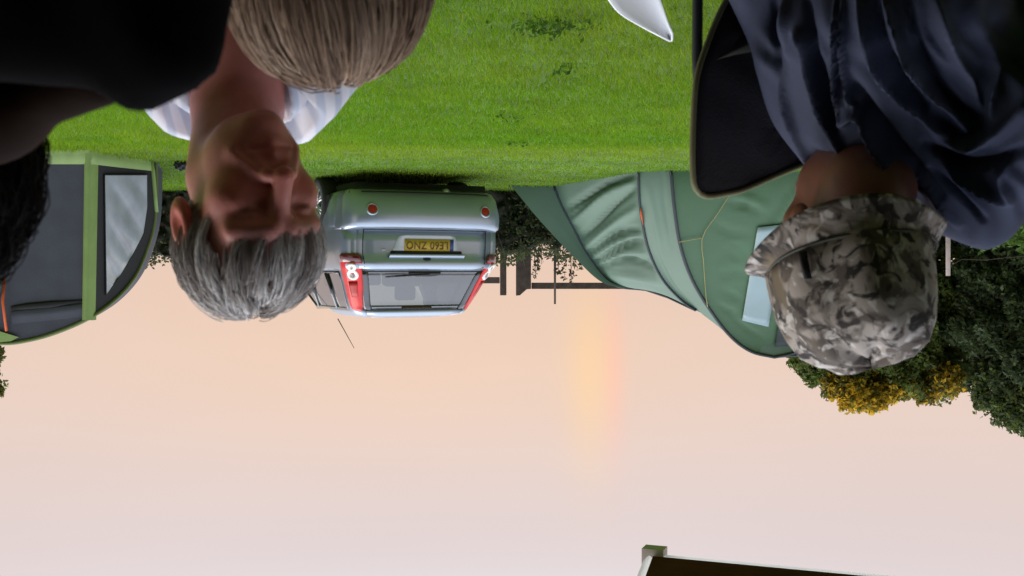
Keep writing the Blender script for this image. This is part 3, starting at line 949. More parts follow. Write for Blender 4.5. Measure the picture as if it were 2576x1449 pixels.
mb.add(list(topring) + [cen], [(k, NR, (k + 1) % NR) for k in range(NR)])
bo = mb.build('body', M['paint'], car, local=True)
solid(bo, .012)
bm_ = sub(bump_f).build('bumper', M['paint'], car, local=True); solid(bm_, .01)
gt = sub(gate_f).build('tailgate', M['paint'], car, local=True); solid(gt, .01)
def rstrip(name, rows, nx, off, mat, parent=car, edge=.006):
    """patch on the rear skin; rows = (z, x0, x1)"""
    G = []
    rows2 = [(rows[0][0], rows[0][1], rows[0][2], -edge)] + [(z, a, b, off) for z, a, b in rows] + [(rows[-1][0], rows[-1][1], rows[-1][2], -edge)]
    for z, a, b, o in rows2:
        xs_ = [a + (b - a) * t / nx for t in range(nx + 1)]
        G.append([rear(xs_[0], z, -edge)] + [rear(x, z, o) for x in xs_] + [rear(xs_[-1], z, -edge)])
    return MB().grid(G).build(name, mat, parent, local=True)
def corner_early(s, z):
    y0, w, r, yf = lv(z)
    return Vector((s * (w + .001), y0 + BOW + r * 1.25, z))
# seams around the tailgate
for s in (-1, 1):
    pts = [rear(s * .79 * lv(z)[1], z, .001) for z in np.linspace(.585, .985, 12)]
    MB().tube(pts, .005, 5).build('tailgate_seam', M['seam'], car, local=True)
MB().tube([rear(x, .578, .002) for x in np.linspace(-.66, .66, 20)], .007, 5).build('tailgate_seam', M['seam'], car, local=True)
for s in (-1, 1):
    MB().tube([corner_early(s, z) for z in np.linspace(.30, .56, 8)], .0045, 5).build('bumper_seam', M['seam'], car, local=True)
# window, black border, glass, wiper motor cover, spoiler lamp
zz = np.linspace(.99, 1.385, 9)
rw = rstrip('rear_window', [(z, -.845 * lv(z)[1], .845 * lv(z)[1]) for z in zz], 14, .004, M['glass'])
for nm, rows in (('side', 0), ('top', 1), ('bottom', 2)):
    if rows == 0:
        for s in (-1, 1):
            G = [(z, s * .75 * lv(z)[1], s * .86 * lv(z)[1]) for z in zz]
            rstrip('window_border', [(z, min(a, b), max(a, b)) for z, a, b in G], 3, .008, M['frit'], rw)
    elif rows == 1:
        rstrip('window_border', [(z, -.85 * lv(z)[1], .85 * lv(z)[1]) for z in (1.335, 1.36, 1.384)], 12, .0085, M['frit'], rw)
    else:
        rstrip('window_border', [(z, -.855 * lv(z)[1], .855 * lv(z)[1]) for z in (.987, 1.0, 1.012)], 12, .0085, M['frit'], rw)
rstrip('wiper_cover', [(.998, -.17, .17), (1.02, -.17, .17), (1.038, -.12, .12), (1.042, -.08, .08)], 8, .016, M['black_plastic'])
MB().tube([rear(-.05, 1.02, .022), rear(.2, 1.035, .022), rear(.40, 1.05, .014)], [.008, .007, .004], 5).build('wiper', M['black_plastic'], car, local=True)
rstrip('brake_light', [(1.352, -.16, .16), (1.368, -.17, .17), (1.378, -.16, .16)], 6, .014, M['dark_red_lens'])
# tail lamps wrapped round the corners
def corner(ph, z, off, sgn):
    """ph in radians: 0 faces the rear, pi/2 faces the side, more runs on along the side"""
    y0, w, r, yf = lv(z)
    q = min(ph, PI / 2)
    x = w - r + r * math.sin(q)
    y = y0 + BOW * min(x / w, 1) ** 2 + r * (1 - math.cos(q)) + max(0, ph - PI / 2) * r
    return Vector((sgn * (x + math.sin(q) * off), y - math.cos(q) * off, z))
def cstrip(name, rows, nx, off, mat, parent, sgn, edge=.006):
    G = []
    for z, a, b, o in [(rows[0][0], rows[0][1], rows[0][2], -edge)] + [(z, a, b, off) for z, a, b in rows] + [(rows[-1][0], rows[-1][1], rows[-1][2], -edge)]:
        ps = [a + (b - a) * t / nx for t in range(nx + 1)]
        G.append([corner(a, z, -edge, sgn)] + [corner(p, z, o, sgn) for p in ps] + [corner(b, z, -edge, sgn)])
    return MB().grid(G).build(name, mat, parent, local=True)
M['lamp_panel'] = mk('lamp_panel_red', (.40, .016, .014), .35, .1, 12, spec=.3)
for s in (1, -1):
    rows = [(.815, .22, 1.25), (.84, .04, 1.60), (.90, .03, 1.80), (.97, .03, 1.88), (1.05, .04, 1.88), (1.15, .08, 1.80), (1.25, .22, 1.62), (1.33, .32, 1.46), (1.365, .42, 1.3), (1.388, .6, 1.08)]
    lamp = cstrip('tail_lamp', rows, 10, .012, M['red_lens'], car, s)
    cstrip('lamp_base', rows[:3], 10, .0145, M['dark_red_lens'], lamp, s)
    cstrip('lamp_panel', [(1.09, .42, 1.1), (1.14, .44, 1.08), (1.2, .48, 1.05), (1.25, .5, 1.0)], 6, .0138, M['lamp_panel'], lamp, s)
    for zc, R_, r_ in ((.953, .042, .013), (1.025, .054, .023)):
        rr = lv(zc)[2]
        pc = .66
        rim, lens = [], []
        for k in range(20):
            q = 2 * PI * k / 20
            rim.append([corner(pc + math.cos(q) * R_ * f / rr, zc + math.sin(q) * R_ * f, o, s) for f, o in ((1, .004), (.97, .022), (.8, .027), (r_ / R_, .02), (r_ / R_ * .9, .014))])
        MB().grid(rim, close_u=True).build('lamp_rim', M['cream'], lamp, local=True)
        V = [corner(pc + math.cos(2 * PI * k / 16) * r_ * 1.05 / rr, zc + math.sin(2 * PI * k / 16) * r_ * 1.05, .015, s) for k in range(16)] + [corner(pc, zc, .017, s)]
        MB().add(V, [(k, (k + 1) % 16, 16) for k in range(16)]).build('lamp_lens', M['grey_lens'], lamp, local=True)
# round reflectors in the bumper
for s in (1, -1):
    xc, zc = s * .60, .385
    rim = []
    for k in range(20):
        q = 2 * PI * k / 20
        rim.append([rear(xc + math.cos(q) * .052 * f, zc + math.sin(q) * .052 * f, o) for f, o in ((1.25, -.002), (1.12, .012), (.95, .014), (.8, .004))])
    g_ = MB().grid(rim, close_u=True).build('reflector_ring', M['paint'], car, local=True)
    V = [rear(xc + math.cos(2 * PI * k / 16) * .045, zc + math.sin(2 * PI * k / 16) * .045, .008) for k in range(16)] + [rear(xc, zc, .018)]
    MB().add(V, [(k, (k + 1) % 16, 16) for k in range(16)]).build('reflector', M['reflector'], g_, local=True)
# number plate in its recessed surround
fz0, fz1 = .635, .80
outer = [(-.355, fz1), (.355, fz1), (.345, .77), (.30, .66), (.25, fz0), (-.25, fz0), (-.30, .66), (-.345, .77)]
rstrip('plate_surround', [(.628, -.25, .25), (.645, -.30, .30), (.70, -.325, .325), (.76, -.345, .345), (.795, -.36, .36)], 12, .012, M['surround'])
rstrip('plate_shadow_gap', [(.790, -.375, .375), (.805, -.38, .38), (.822, -.38, .38)], 12, .016, M['black_plastic'])  # black strip stands in for the shadow under the handle
G = []
plate = rstrip('number_plate', [(.672, -.245, .24), (.73, -.245, .24), (.788, -.245, .24)], 10, .019, M['plate'])
rstrip('blue_band', [(.673, -.285, -.245), (.73, -.285, -.245), (.787, -.285, -.245)], 3, .0185, M['blue'], plate)
fc = bpy.data.curves.new('plate_text', 'FONT')
fc.body = 'LE60 ZNO'
fc.size = .112; fc.align_x = 'CENTER'; fc.align_y = 'CENTER'; fc.extrude = .001; fc.space_character = 1.06
tmp = bpy.data.objects.new('tmp_text', fc); COL.objects.link(tmp)
bpy.context.view_layer.update()
tme = bpy.data.meshes.new_from_object(tmp.evaluated_get(bpy.context.evaluated_depsgraph_get()))
bpy.data.objects.remove(tmp); tme.name = 'plate_text'
fo = link('plate_text', tme, M['plate_text'], plate, smooth=False, local=True)
fo.matrix_local = Matrix.Translation(rear(0, .73, .0235)) @ Matrix.Rotation(PI / 2 - .08, 4, 'X') @ Matrix.Diagonal((.86, 1, 1, 1))
# handle bar over the plate, badge and boot light
gar = []
for (z, o) in ((.818, .002), (.820, .045), (.834, .050), (.853, .03), (.864, .002)):
    gar.append([rear(x, z, o) for x in np.linspace(-.40, .40, 14)])
MB().grid(gar).build('tailgate_handle', M['paint'], car, local=True)
bd = []
for k in range(16):
    q = 2 * PI * k / 16
    bd.append([rear(math.cos(q) * .042 * f, .868 + math.sin(q) * .021 * f, o) for f, o in ((1, .0), (.95, .016), (.5, .02), (.02, .021))])
MB().grid(bd, close_u=True).build('badge', M['seam'], car, local=True)
MB().box((.45, .12, .78), (.03, .012, .012)).build('lock', M['gutter'], car, local=True)
# underbody, exhaust, wheels
MB().box((0, 2.0, .19), (1.40, 3.5, .16)).build('underbody', M['black_plastic'], car, local=True)
rstrip('bumper_skirt', [(.172, -.70, .70), (.185, -.74, .74), (.205, -.76, .76), (.222, -.77, .77)], 16, .008, M['black_plastic'])
MB().tube([(-.22, .55, .19), (-.22, .12, .185)], .028, 10).build('exhaust', M['alloy'], car, local=True)
def wheel(x, y, s):
    wh = bpy.data.objects.new('wheel', None); COL.objects.link(wh); wh.parent = car; wh.location = (x, y, .295); BASE['wheel'] = Vector((0, 0, 0))
    prof = [(.195, -.09), (.265, -.095), (.288, -.075), (.295, -.03), (.295, .03), (.288, .075), (.265, .095), (.20, .088), (.195, .06)]
    G = [[(s * a, r * math.cos(q), r * math.sin(q)) for r, a in prof] for q in np.linspace(0, 2 * PI, 33)[:-1]]
    MB().grid(G, close_u=True).build('tyre', M['rubber'], wh, local=True)
    m = MB()
    for q in np.linspace(0, 2 * PI, 8)[:-1]:
        c_, s_ = math.cos(q), math.sin(q)
        for dq in (-.13, .13):
            m.tube([(s * .078, .04 * c_, .04 * s_), (s * .084, .12 * math.cos(q + dq * .6), .12 * math.sin(q + dq * .6)), (s * .070, .196 * math.cos(q + dq), .196 * math.sin(q + dq))], [.020, .017, .016], 6)
    G = [[(s * a, r * math.cos(q), r * math.sin(q)) for r, a in ((.205, .085), (.19, .09), (.18, .07), (.175, -.05))] for q in np.linspace(0, 2 * PI, 33)[:-1]]
    m.grid(G, close_u=True)
    m.tube([(s * .05, 0, 0), (s * .092, 0, 0)], [.045, .035], 12)
    m.build('rim', M['alloy'], wh, local=True)
    MB().tube([(s * -.02, 0, 0), (s * .0, 0, 0)], .17, 20).build('brake_disc', M['steel_dark'], wh, local=True)
    G = [[(s * (lv(.295)[1] + .004 + .02 * (r < .345)) - x, r * math.cos(q), r * math.sin(q)) for r in (.305, .345, .36)] for q in np.linspace(-.25, PI + .25, 30)]
    MB().grid(G).build('wheel_arch', M['black_plastic'], wh, local=True)
for s in (1, -1):
    for y in (1.12, 3.35):
        wheel(s * .75, y, s)
# dark wheel wells
for s in (1, -1):
    for y in (1.12, 3.35):
        V = [sidep(y + .335 * math.cos(q), .295 + .335 * math.sin(q), .003, s) for q in np.linspace(-.3, PI + .3, 24)] + [sidep(y, .27, .003, s)]
        MB().add(V, [(k, (k + 1) % 24, 24) for k in range(24)]).build('wheel_well', M['black_plastic'], car, local=True)
# side windows with pillars
for s in (1, -1):
    rows = []
    for z in np.linspace(1.0, 1.365, 7):
        t = (z - 1.0) / .365
        ya, yb = .50 + .16 * t, 2.25 - .45 * t
        rows.append([sidep(y, z, .004, s) for y in np.linspace(ya, yb, 12)])
    sg = MB().grid(rows).build('side_window', M['side_glass'], car, local=True)
    edge = [rows[0][k] for k in range(12)] + [r[-1] for r in rows[1:]] + rows[-1][::-1][1:] + [r[0] for r in rows[::-1][1:]]
    MB().tube(edge, .013, 6).build('window_border', M['frit'], sg, local=True)
    for yb in (.95, 1.62):
        MB().tube([sidep(yb, 1.0, .003, s), sidep(yb + .06, 1.365, .003, s)], .028, 6, flat=.3).build('window_pillar', M['frit'], sg, local=True)
    MB().tube([sidep(y, .66, .004, s) for y in np.linspace(1.15, 3.0, 8)], .012, 6).build('side_moulding', M['black_plastic'], car, local=True)
    MB().tube([sidep(1.45, z, .001, s) for z in np.linspace(.4, 1.0, 5)], .004, 5).build('door_seam', M['seam'], car, local=True)
ws = [[(x, np.interp(z, LVa[:, 0], LVa[:, 4]) - .2 * (x / .7) ** 2 + .002, z) for x in np.linspace(-.66, .66, 8)] for z in np.linspace(.99, 1.40, 5)]
MB().grid(ws).build('windscreen', M['clear_glass'], car, local=True)
# cabin seen through the glass
MB().box((0, 1.6, .52), (1.4, 2.4, .06)).build('cabin_floor', M['seat'], car, local=True)
for s in (-.34, .34):
    st = bevel(MB().box((s, 1.72, .85), (.46, .14, .62), Matrix.Rotation(-.12, 3, 'X')).build('front_seat', M['seat'], car, local=True), .05, 3)
    bevel(MB().box((s, 1.64, 1.23), (.24, .09, .17)).build('headrest', M['seat'], st, local=True), .035, 3)
    bevel(MB().box((s, .85, 1.07), (.22, .08, .13)).build('headrest', M['seat'], st, local=True), .03, 3)
bevel(MB().box((0, .86, .78), (1.2, .13, .44), Matrix.Rotation(-.15, 3, 'X')).build('rear_seat', M['seat'], car, local=True), .05, 3)
MB().box((0, .55, .93), (1.2, .5, .02)).build('parcel_shelf', M['cabin'], car, local=True)
MB().box((0, 2.62, .9), (1.3, .3, .16)).build('dashboard', M['seat'], car, local=True)
a0, a1 = CI @ at(850, 802, 12.6), CI @ at(891, 876, 12.3)
MB().tube([a0, a1], [.006, .003], 6).build('aerial', M['steel_dark'], car, local=True)

# ------------------------------------------------------------------ tents
def resample(pts, n):
    pts = np.array([list(p) for p in pts], float)
    # smooth with Catmull-Rom then even arc length
    P = np.vstack([2 * pts[0] - pts[1], pts, 2 * pts[-1] - pts[-2]])
    out = []
    for k in range(1, len(P) - 2):
        for t in np.linspace(0, 1, 12, endpoint=False):
            a, b, c, d = P[k - 1], P[k], P[k + 1], P[k + 2]
            out.append(.5 * (2 * b + (c - a) * t + (2 * a - 5 * b + 4 * c - d) * t * t + (3 * b - a - 3 * c + d) * t ** 3))
    out.append(pts[-1])
    out = np.array(out)
    L = np.concatenate([[0], np.cumsum(np.linalg.norm(np.diff(out, axis=0), axis=1))])
    s = np.linspace(0, L[-1], n)
    return np.stack([np.interp(s, L, out[:, i]) for i in range(out.shape[1])], 1)
def hoop(px, depth, n=48):
    q = resample(px, n)
    d0 = F * CH / (HY - px[0][1])
    P = []
    for k, (x, y) in enumerate(q):
        t = k / (n - 1)
        d = d0 + depth * math.sin(t * PI / 2) ** 1.6
        P.append(np.array(at(x, y, d)))
    P = np.array(P); P[0, 2] = 0
    C = P[-1]
    far = P[::-1][1:].copy()
    far[:, :2] = 2 * C[:2] - far[:, :2]
    return np.vstack([P, far]), P
def ridge_disp(V, lines, default_amp):
    """signed sum of smooth ridges along polylines given in picture units"""
    q = to_px(V)
    D = np.zeros(len(V))
    for ln_ in lines:
        pts, sg, amp = ln_
        pts = resample(pts, 30)
        dmin = np.full(len(V), 1e9); tm = np.zeros(len(V))
        for k in range(len(pts) - 1):
            a, b = pts[k], pts[k + 1]
            ab = b - a
            t = np.clip(((q - a) @ ab) / max(ab @ ab, 1e-9), 0, 1)
            dd = np.linalg.norm(q - a - t[:, None] * ab, axis=1)
            m = dd < dmin
            dmin[m] = dd[m]; tm[m] = (k + t[m]) / (len(pts) - 1)
        D += amp * default_amp * np.exp(-(dmin / sg) ** 2) * np.sin(np.clip(tm * .9 + .05, 0, 1) * PI) ** .6
    return D
tent = thing('green_tent', (at(1800, 430, 11.5).x, 11.5, 0), 'sage green tunnel tent with wrinkled porch and grey blue window band', 'tent')
H0, _ = hoop([(1284, 465), (1335, 528), (1388, 588), (1440, 642), (1520, 713), (1620, 728)], .5)
H1, H1n = hoop([(1395, 468), (1413, 515), (1441, 568), (1478, 638), (1540, 713), (1620, 728)], .5)
H2, H2n = hoop([(1606, 432), (1608, 500), (1616, 560), (1632, 630), (1665, 700), (1710, 751), (1748, 780)], .85)
H3, H3n = hoop([(1688, 429), (1696, 520), (1712, 620), (1742, 705), (1790, 785), (1840, 848), (1890, 884), (1948, 898)], 1.05)
H4, H4n = hoop([(2240, 431), (2236, 560), (2205, 700), (2140, 800), (2060, 868), (2000, 894)], 1.05)
def loft(name, A, B, ns, sag, mat, parent, lines=(), amp=0.0):
    G = []
    cen = (A.mean(0) + B.mean(0)) / 2; cen[2] = .2
    for i in range(ns + 1):
        s = i / ns
        P = A * (1 - s) + B * s
        inn = cen - P; inn /= np.linalg.norm(inn, axis=1, keepdims=True)
        G.append(P + inn * sag * math.sin(PI * s) * np.sin(np.linspace(0, PI, len(P)))[:, None] ** .5)
    G = np.array(G)
    sh = G.shape
    V = G.reshape(-1, 3)
    if lines:
        D = ridge_disp(V, lines, amp)
        inn = cen - V; inn /= np.linalg.norm(inn, axis=1, keepdims=True)
        near = np.zeros(sh[:2], bool); near[:, :sh[1] // 2 + 2] = True
        edge = np.clip(np.sin(np.linspace(0, PI, ns + 1)) * 4, 0, 1)[:, None] * np.ones(sh[:2])
        V = V - inn * (D * near.ravel() * edge.ravel())[:, None]
        V[:, 2] = np.maximum(V[:, 2], 0)
    nv = sh[1]
    i, j = np.meshgrid(np.arange(sh[0] - 1), np.arange(nv - 1), indexing='ij')
    b = (i * nv + j).ravel()
    me = np_mesh(name, V, np.stack([b, b + 1, b + nv + 1, b + nv], 1))
    return link(name, me, mat, parent), V
loft('porch_end', H0, H1, 16, .02, M['sage'], tent, [([(1310, 478), (1380, 540), (1450, 625)], 9, -1.2)], .02)
WR = [([(1420, 530), (1468, 498), (1527, 463), (1603, 441)], 8, -1.0), ([(1440, 614), (1488, 572), (1547, 514), (1608, 466)], 9, -1.2),
      ([(1462, 650), (1519, 604), (1566, 582), (1612, 577)], 7, -1.1), ([(1488, 664), (1547, 627), (1593, 608), (1632, 601)], 7, -1.1),
      ([(1498, 680), (1535, 660), (1578, 653), (1621, 663), (1652, 678)], 7, -1.2),
      ([(1430, 570), (1480, 530), (1530, 488), (1600, 454)], 10, .9), ([(1470, 632), (1520, 585), (1570, 545), (1612, 520)], 12, .9), ([(1490, 655), (1540, 615), (1590, 594), (1625, 590)], 7, .8),
      ([(1505, 672), (1545, 642), (1590, 630), (1640, 640)], 8, .8), ([(1540, 690), (1600, 690), (1670, 710)], 14, .8)]
loft('porch_fabric', H1, H2, 70, .03, M['sage'], tent, [(a_, b_ * (.72 if c_ < 0 else .85), c_ * (1.15 if c_ < 0 else 1)) for a_, b_, c_ in WR], .08)
loft('sleeve_panel', H2, H3, 30, .012, M['sage'], tent, [([(1650, 640), (1690, 720), (1760, 790)], 7, -1), ([(1630, 470), (1650, 560), (1665, 640)], 8, .6), ([(1668, 440), (1672, 520), (1690, 620)], 7, -.6)], .022)
WC = [([(1828, 506), (1870, 515), (1906, 527)], 6, -1), ([(1815, 488), (1880, 500), (1930, 520)], 7, .8), ([(1816, 738), (1840, 742), (1862, 752)], 5, -.8), ([(1804, 770), (1830, 782), (1858, 792)], 5, -.9),
      ([(1800, 660), (1830, 630), (1870, 618)], 6, -.6), ([(1825, 655), (1860, 640), (1885, 640)], 5, -.7), ([(1812, 690), (1850, 685), (1880, 690)], 6, -.6), ([(1790, 560), (1840, 585), (1890, 590)], 8, -.5),
      ([(1930, 560), (1960, 520), (1985, 470)], 5, -.6), ([(1950, 570), (1975, 530), (2000, 480)], 5, .6), ([(1965, 575), (1990, 535), (2020, 490)], 5, -.6), ([(1840, 800), (1880, 830), (1920, 850)], 6, -.7)]
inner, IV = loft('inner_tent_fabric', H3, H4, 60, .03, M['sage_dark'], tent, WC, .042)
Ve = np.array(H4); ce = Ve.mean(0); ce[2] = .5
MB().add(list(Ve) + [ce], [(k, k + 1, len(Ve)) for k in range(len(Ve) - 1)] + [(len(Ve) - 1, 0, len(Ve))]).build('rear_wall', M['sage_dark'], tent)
for Hh, r in ((H1, .016), (H2, .013), (H3, .017), (H4, .014)):
    MB().tube([Vector(p) + Vector((0, -.006, .004)) for p in Hh], r, 6).build('hoop_seam', M['tent_seam'], tent)
MB().tube([Vector(p) for p in (H1[-0 - 1], H1[47])], .01, 6)
MB().tube([Vector(H1[47]), Vector((H1[47] * .5 + H2[47] * .5)) + Vector((0, 0, -.02)), Vector(H2[47])], .014, 6).build('ridge_seam', M['tent_seam'], tent)
MB().tube([Vector(H3[47]), Vector(H4[47])], .014, 6).build('ridge_seam', M['tent_seam'], tent)
IP = to_px(IV); nearmask = np.zeros(61 * 95, bool).reshape(61, 95); nearmask[:, :48] = True; nearmask = nearmask.ravel()
def on_inner(x, y, off=.02):
    d = (IP[:, 0] - x) ** 2 + (IP[:, 1] - y) ** 2 + np.where(nearmask, 0, 1e9)
    k = np.argsort(d)[:4]
    w = 1 / (d[k] + 1)
    return at(x, y, float((IV[k, 1] * w).sum() / w.sum()) - off)
cs_ = [(1906, 572), (1978, 564), (1933, 822), (1867, 806)]
G = []
for a in np.linspace(0, 1, 16):
    row = []
    for b in np.linspace(0, 1, 6):
        x = (cs_[0][0] * (1 - b) + cs_[1][0] * b) * (1 - a) + (cs_[3][0] * (1 - b) + cs_[2][0] * b) * a
        y = (cs_[0][1] * (1 - b) + cs_[1][1] * b) * (1 - a) + (cs_[3][1] * (1 - b) + cs_[2][1] * b) * a
        row.append(on_inner(x, y, .025))
    G.append(row)
solid(MB().grid(G).build('window_band', M['tent_window'], tent), .006)
cs_ = [(1958, 815), (1995, 800), (2010, 868), (1950, 872)]
G = [[on_inner((cs_[0][0] * (1 - b) + cs_[1][0] * b) * (1 - a) + (cs_[3][0] * (1 - b) + cs_[2][0] * b) * a, (cs_[0][1] * (1 - b) + cs_[1][1] * b) * (1 - a) + (cs_[3][1] * (1 - b) + cs_[2][1] * b) * a, .03) for b in np.linspace(0, 1, 5)] for a in np.linspace(0, 1, 6)]
solid(MB().grid(G).build('vent_flap', M['tent_seam'], tent), .006)
for pts in ([(1842, 480), (1805, 538), (1767, 597), (1770, 660), (1776, 745), (1780, 772)], [(1767, 598), (1738, 603), (1708, 609)]):
    MB().tube([on_inner(x, y, .03) for x, y in resample(pts, 14)], .0045, 5).build('guy_rope', M['rope'], tent)
k = 20
pA = [Vector(p) + Vector((0, -.03, 0)) for p in H2[11:17]]
MB().tube(pA, [.006, .018, .022, .018, .01, .005], 6, flat=.5).build('orange_toggle', M['orange'], tent)
for p in (H0[0], H1[0], H2[0], H3[0]):
    MB().tube([(p[0], p[1], .06), (p[0] + .02, p[1] - .06, -.02)], .006, 5).build('peg', M['steel_dark'], tent)

# charcoal tent with lime webbing at the other side
dt = thing('charcoal_tent', (at(0, 400, 9.6).x, 9.6, 0), 'charcoal tent with lime green strips and a clear plastic window', 'tent')
OUT = resample([(392, 398), (393, 470), (390, 545), (376, 608), (342, 690), (290, 752), (218, 803), (125, 842), (45, 861), (0, 864)], 80)
def Dd(x):
    ax = abs(x)
    return 9.15 + (max(ax - 232, 0) / 160) * .95
def top_y(x):
    ax = min(abs(x), 391.9)
    o = OUT[::-1]
    return float(np.interp(ax, np.maximum.accumulate(o[:, 0]), o[:, 1]))
def front(x, s, off=0.0):
    """s in 0..1 from the ground to the roof edge"""
    d0 = Dd(x)
    zt = CH + (top_y(x) - HY) / F * (d0 + .25)
    z = zt * s
    d = d0 + .25 * z / 1.6
    return Vector(((CX - x) / F * d, d - off, z))
def front_px(x, y, off=.0):
    d = Dd(x)
    for _ in range(4):
        z = CH + (y - HY) / F * d
        d = Dd(x) + .25 * z / 1.6
    return at(x, y, d) + Vector((0, -off, 0))
def dpanel(name, xs_, ss, off, mat):
    o = MB().grid([[front(x, s, off) for s in ss] for x in xs_]).build(name, mat, dt)
    return o
S24 = np.linspace(0, 1, 24)
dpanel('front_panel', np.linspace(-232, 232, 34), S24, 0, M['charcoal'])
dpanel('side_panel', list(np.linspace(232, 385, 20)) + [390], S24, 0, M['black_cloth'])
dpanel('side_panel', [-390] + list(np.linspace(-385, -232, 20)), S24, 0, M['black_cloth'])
for sg in (1, -1):
    G = []
    for y in np.linspace(380, 805, 30):
        w0, w1 = sg * (216 - 6 * (y - 380) / 425), sg * (248 - 8 * (y - 380) / 425)
        G.append([front_px(w0, y, .0), front_px(w0, y, .03), front_px((w0 + w1) / 2, y, .045), front_px(w1, y, .05), front_px(w1, y, -.02)])
    MB().grid(G).build('corner_strip', M['lime'], dt)
    # clear window with creases
    tri = []
    for a in np.linspace(0, 1, 40):
        y = 441 + (742 - 441) * a
        xa = 268 + 4 * a
        xb = float(np.interp(y, [441, 520, 590, 640, 690, 742], [375, 376, 366, 340, 310, 273]))
        row = []
        for b in np.linspace(0, 1, 26):
            x = xa + (xb - xa) * b
            cr_ = .030 * math.sin((x * .83 - (y - 441) * .56) * .105 + .5) + .006 * math.sin((x * .83 - (y - 441) * .56) * .23 + y * .01)
            edge = min(1, 6 * b, 6 * (1 - b), 8 * a, 8 * (1 - a))
            row.append(front_px(sg * x, y, .048 + cr_ * edge))
        tri.append(row)
    MB().grid(tri).build('window', M['vinyl'], dt)
    fr = [tri[k][0] for k in range(40)] + [tri[k][-1] for k in range(39, -1, -1)] + [tri[0][0]]
    MB().tube(fr, .006, 5).build('window_hem', M['black_cloth'], dt)
    # ground skirt
    G = []
    for x in np.linspace(60, 390, 30):
        f0 = front(sg * x, 0, .03); f1 = front(sg * x, .0, .012)
        wv = .012 * math.sin(x * .18)
        h = .085 - .03 * max(0, (x - 232) / 160)
        G.append([Vector((f0.x, f0.y - .02 + wv, .0)), Vector((f0.x, f0.y + wv * .5, h * .5)), Vector((f1.x, f1.y, h + .03)), Vector((f1.x, f1.y + .02, h + .03))])
    MB().grid(G).build('ground_skirt', M['lime'], dt)
    MB().tube([front(sg * 392, s) for s in np.linspace(0, .02, 2)] + [Vector(at(sg * x if sg > 0 else sg * x, y, Dd(x) + .25 * max(0, (CH + (y - HY) / F * 9.3)) / 1.6)) for x, y in OUT], .018, 7).build('edge_piping', M['olive'], dt)
    stp = [front_px(sg * 386, 402, .06), front_px(sg * 391, 440, .06), front_px(sg * 394, 490, .05), front_px(sg * 396, 534, .03)]
    MB().tube(stp, .020, 6, flat=.35).build('guy_strap', M['lime'], dt)
    sl = [front_px(sg * x, y, .012) for x, y in ((30, 776), (70, 771), (130, 766), (212, 756))]
    MB().tube(sl, [.02, .028, .03, .006], 6, flat=.4, up=(0, 0, 1)).build('vent_slit', M['black_cloth'], dt)
    fl = [[front_px(sg * x, y + dy, o) for dy, o in ((5, .0), (9, .022), (26, .012), (40, .002))] for x, y in ((30, 776), (70, 771), (130, 766), (175, 761), (212, 756))]
    MB().grid(fl).build('vent_flap', M['charcoal'], dt)
    MB().add([front_px(0, 832, .03), front_px(sg * 50, 848, .02), front_px(sg * 30, 858, .02), front_px(0, 861, .03)], [(0, 1, 2, 3)]).build('peak_gusset', M['lime'], dt)
MB().tube([front_px(16, 700, .03), front_px(15, 760, .06), front_px(20, 832, .03)], .012, 6).build('orange_strap', M['orange'], dt)
# tunnel behind the front
ol = [front(sg_x, 1.0) for sg_x in list(-OUT[:, 0]) + list(OUT[::-1, 0])]
G = []
full = [Vector(at(x, y, Dd(x) + .25 * max(0, (CH + (y - HY) / F * 9.3)) / 1.6)) for x, y in ([(-a, b) for a, b in OUT] + [(a, b) for a, b in OUT[::-1]])]
for t in np.linspace(0, 1, 8):
    cx_ = sum(p.x for p in full) / len(full)
    row = []
    for p in full:
        sc_ = 1 - .04 * t - .25 * t * t
        yy = p.y + (12.2 - p.y) * t
        row.append(Vector(((cx_ + (p.x - cx_) * sc_) * (1 + .10 * t), yy, max(p.z, 0) * (1 - .03 * t - .35 * t * t))))
    G.append(row)
MB().grid(G).build('tunnel', M['charcoal'], dt)

# ------------------------------------------------------------------ small things on the grass
bag = thing('crumpled_bag', tuple(ground(470, 405)), 'small crumpled black and white bag lying on the grass past the charcoal tent', 'bag')
for nm, off, r, mt in (('white_side', (-.05, 0, .04), .05, 'card'), ('black_side', (.04, .01, .035), .06, 'black_cloth')):
    V, Q = surf_nets(lambda p, off=off, r=r: ell(p, (bag.location.x + off[0], bag.location.y + off[1], off[2]), (r * 1.25, r, r * .8)) + .012 * np.sin(p[..., 0] * 90) * np.sin(p[..., 2] * 110 + p[..., 1] * 70),
                     (bag.location.x - .2, bag.location.y - .2, -.03), (bag.location.x + .2, bag.location.y + .2, .15), .008)
    link(nm, np_mesh(nm, V, Q), M[mt], bag)
WC_ = []
for px, py, r, n_ in ((1390, 48, .09, 170), (1420, 160, .035, 36), (1280, 284, .06, 40), (1303, 350, .05, 34)):
    WC_.append(np.array(ground(px, py)) + RNG.normal(size=(n_, 3)) * (r, r * .7, 0) + np.array((0, 0, 1)) * RNG.uniform(.01, .05, (n_, 1)))
WC_ = np.concatenate(WC_)
tag(leaf_mesh('lawn_weeds', WC_, .030, np.array((.075, .165, .016)) * RNG.uniform(.6, 1.3, (len(WC_), 1)), M['leaf']), kind='stuff')
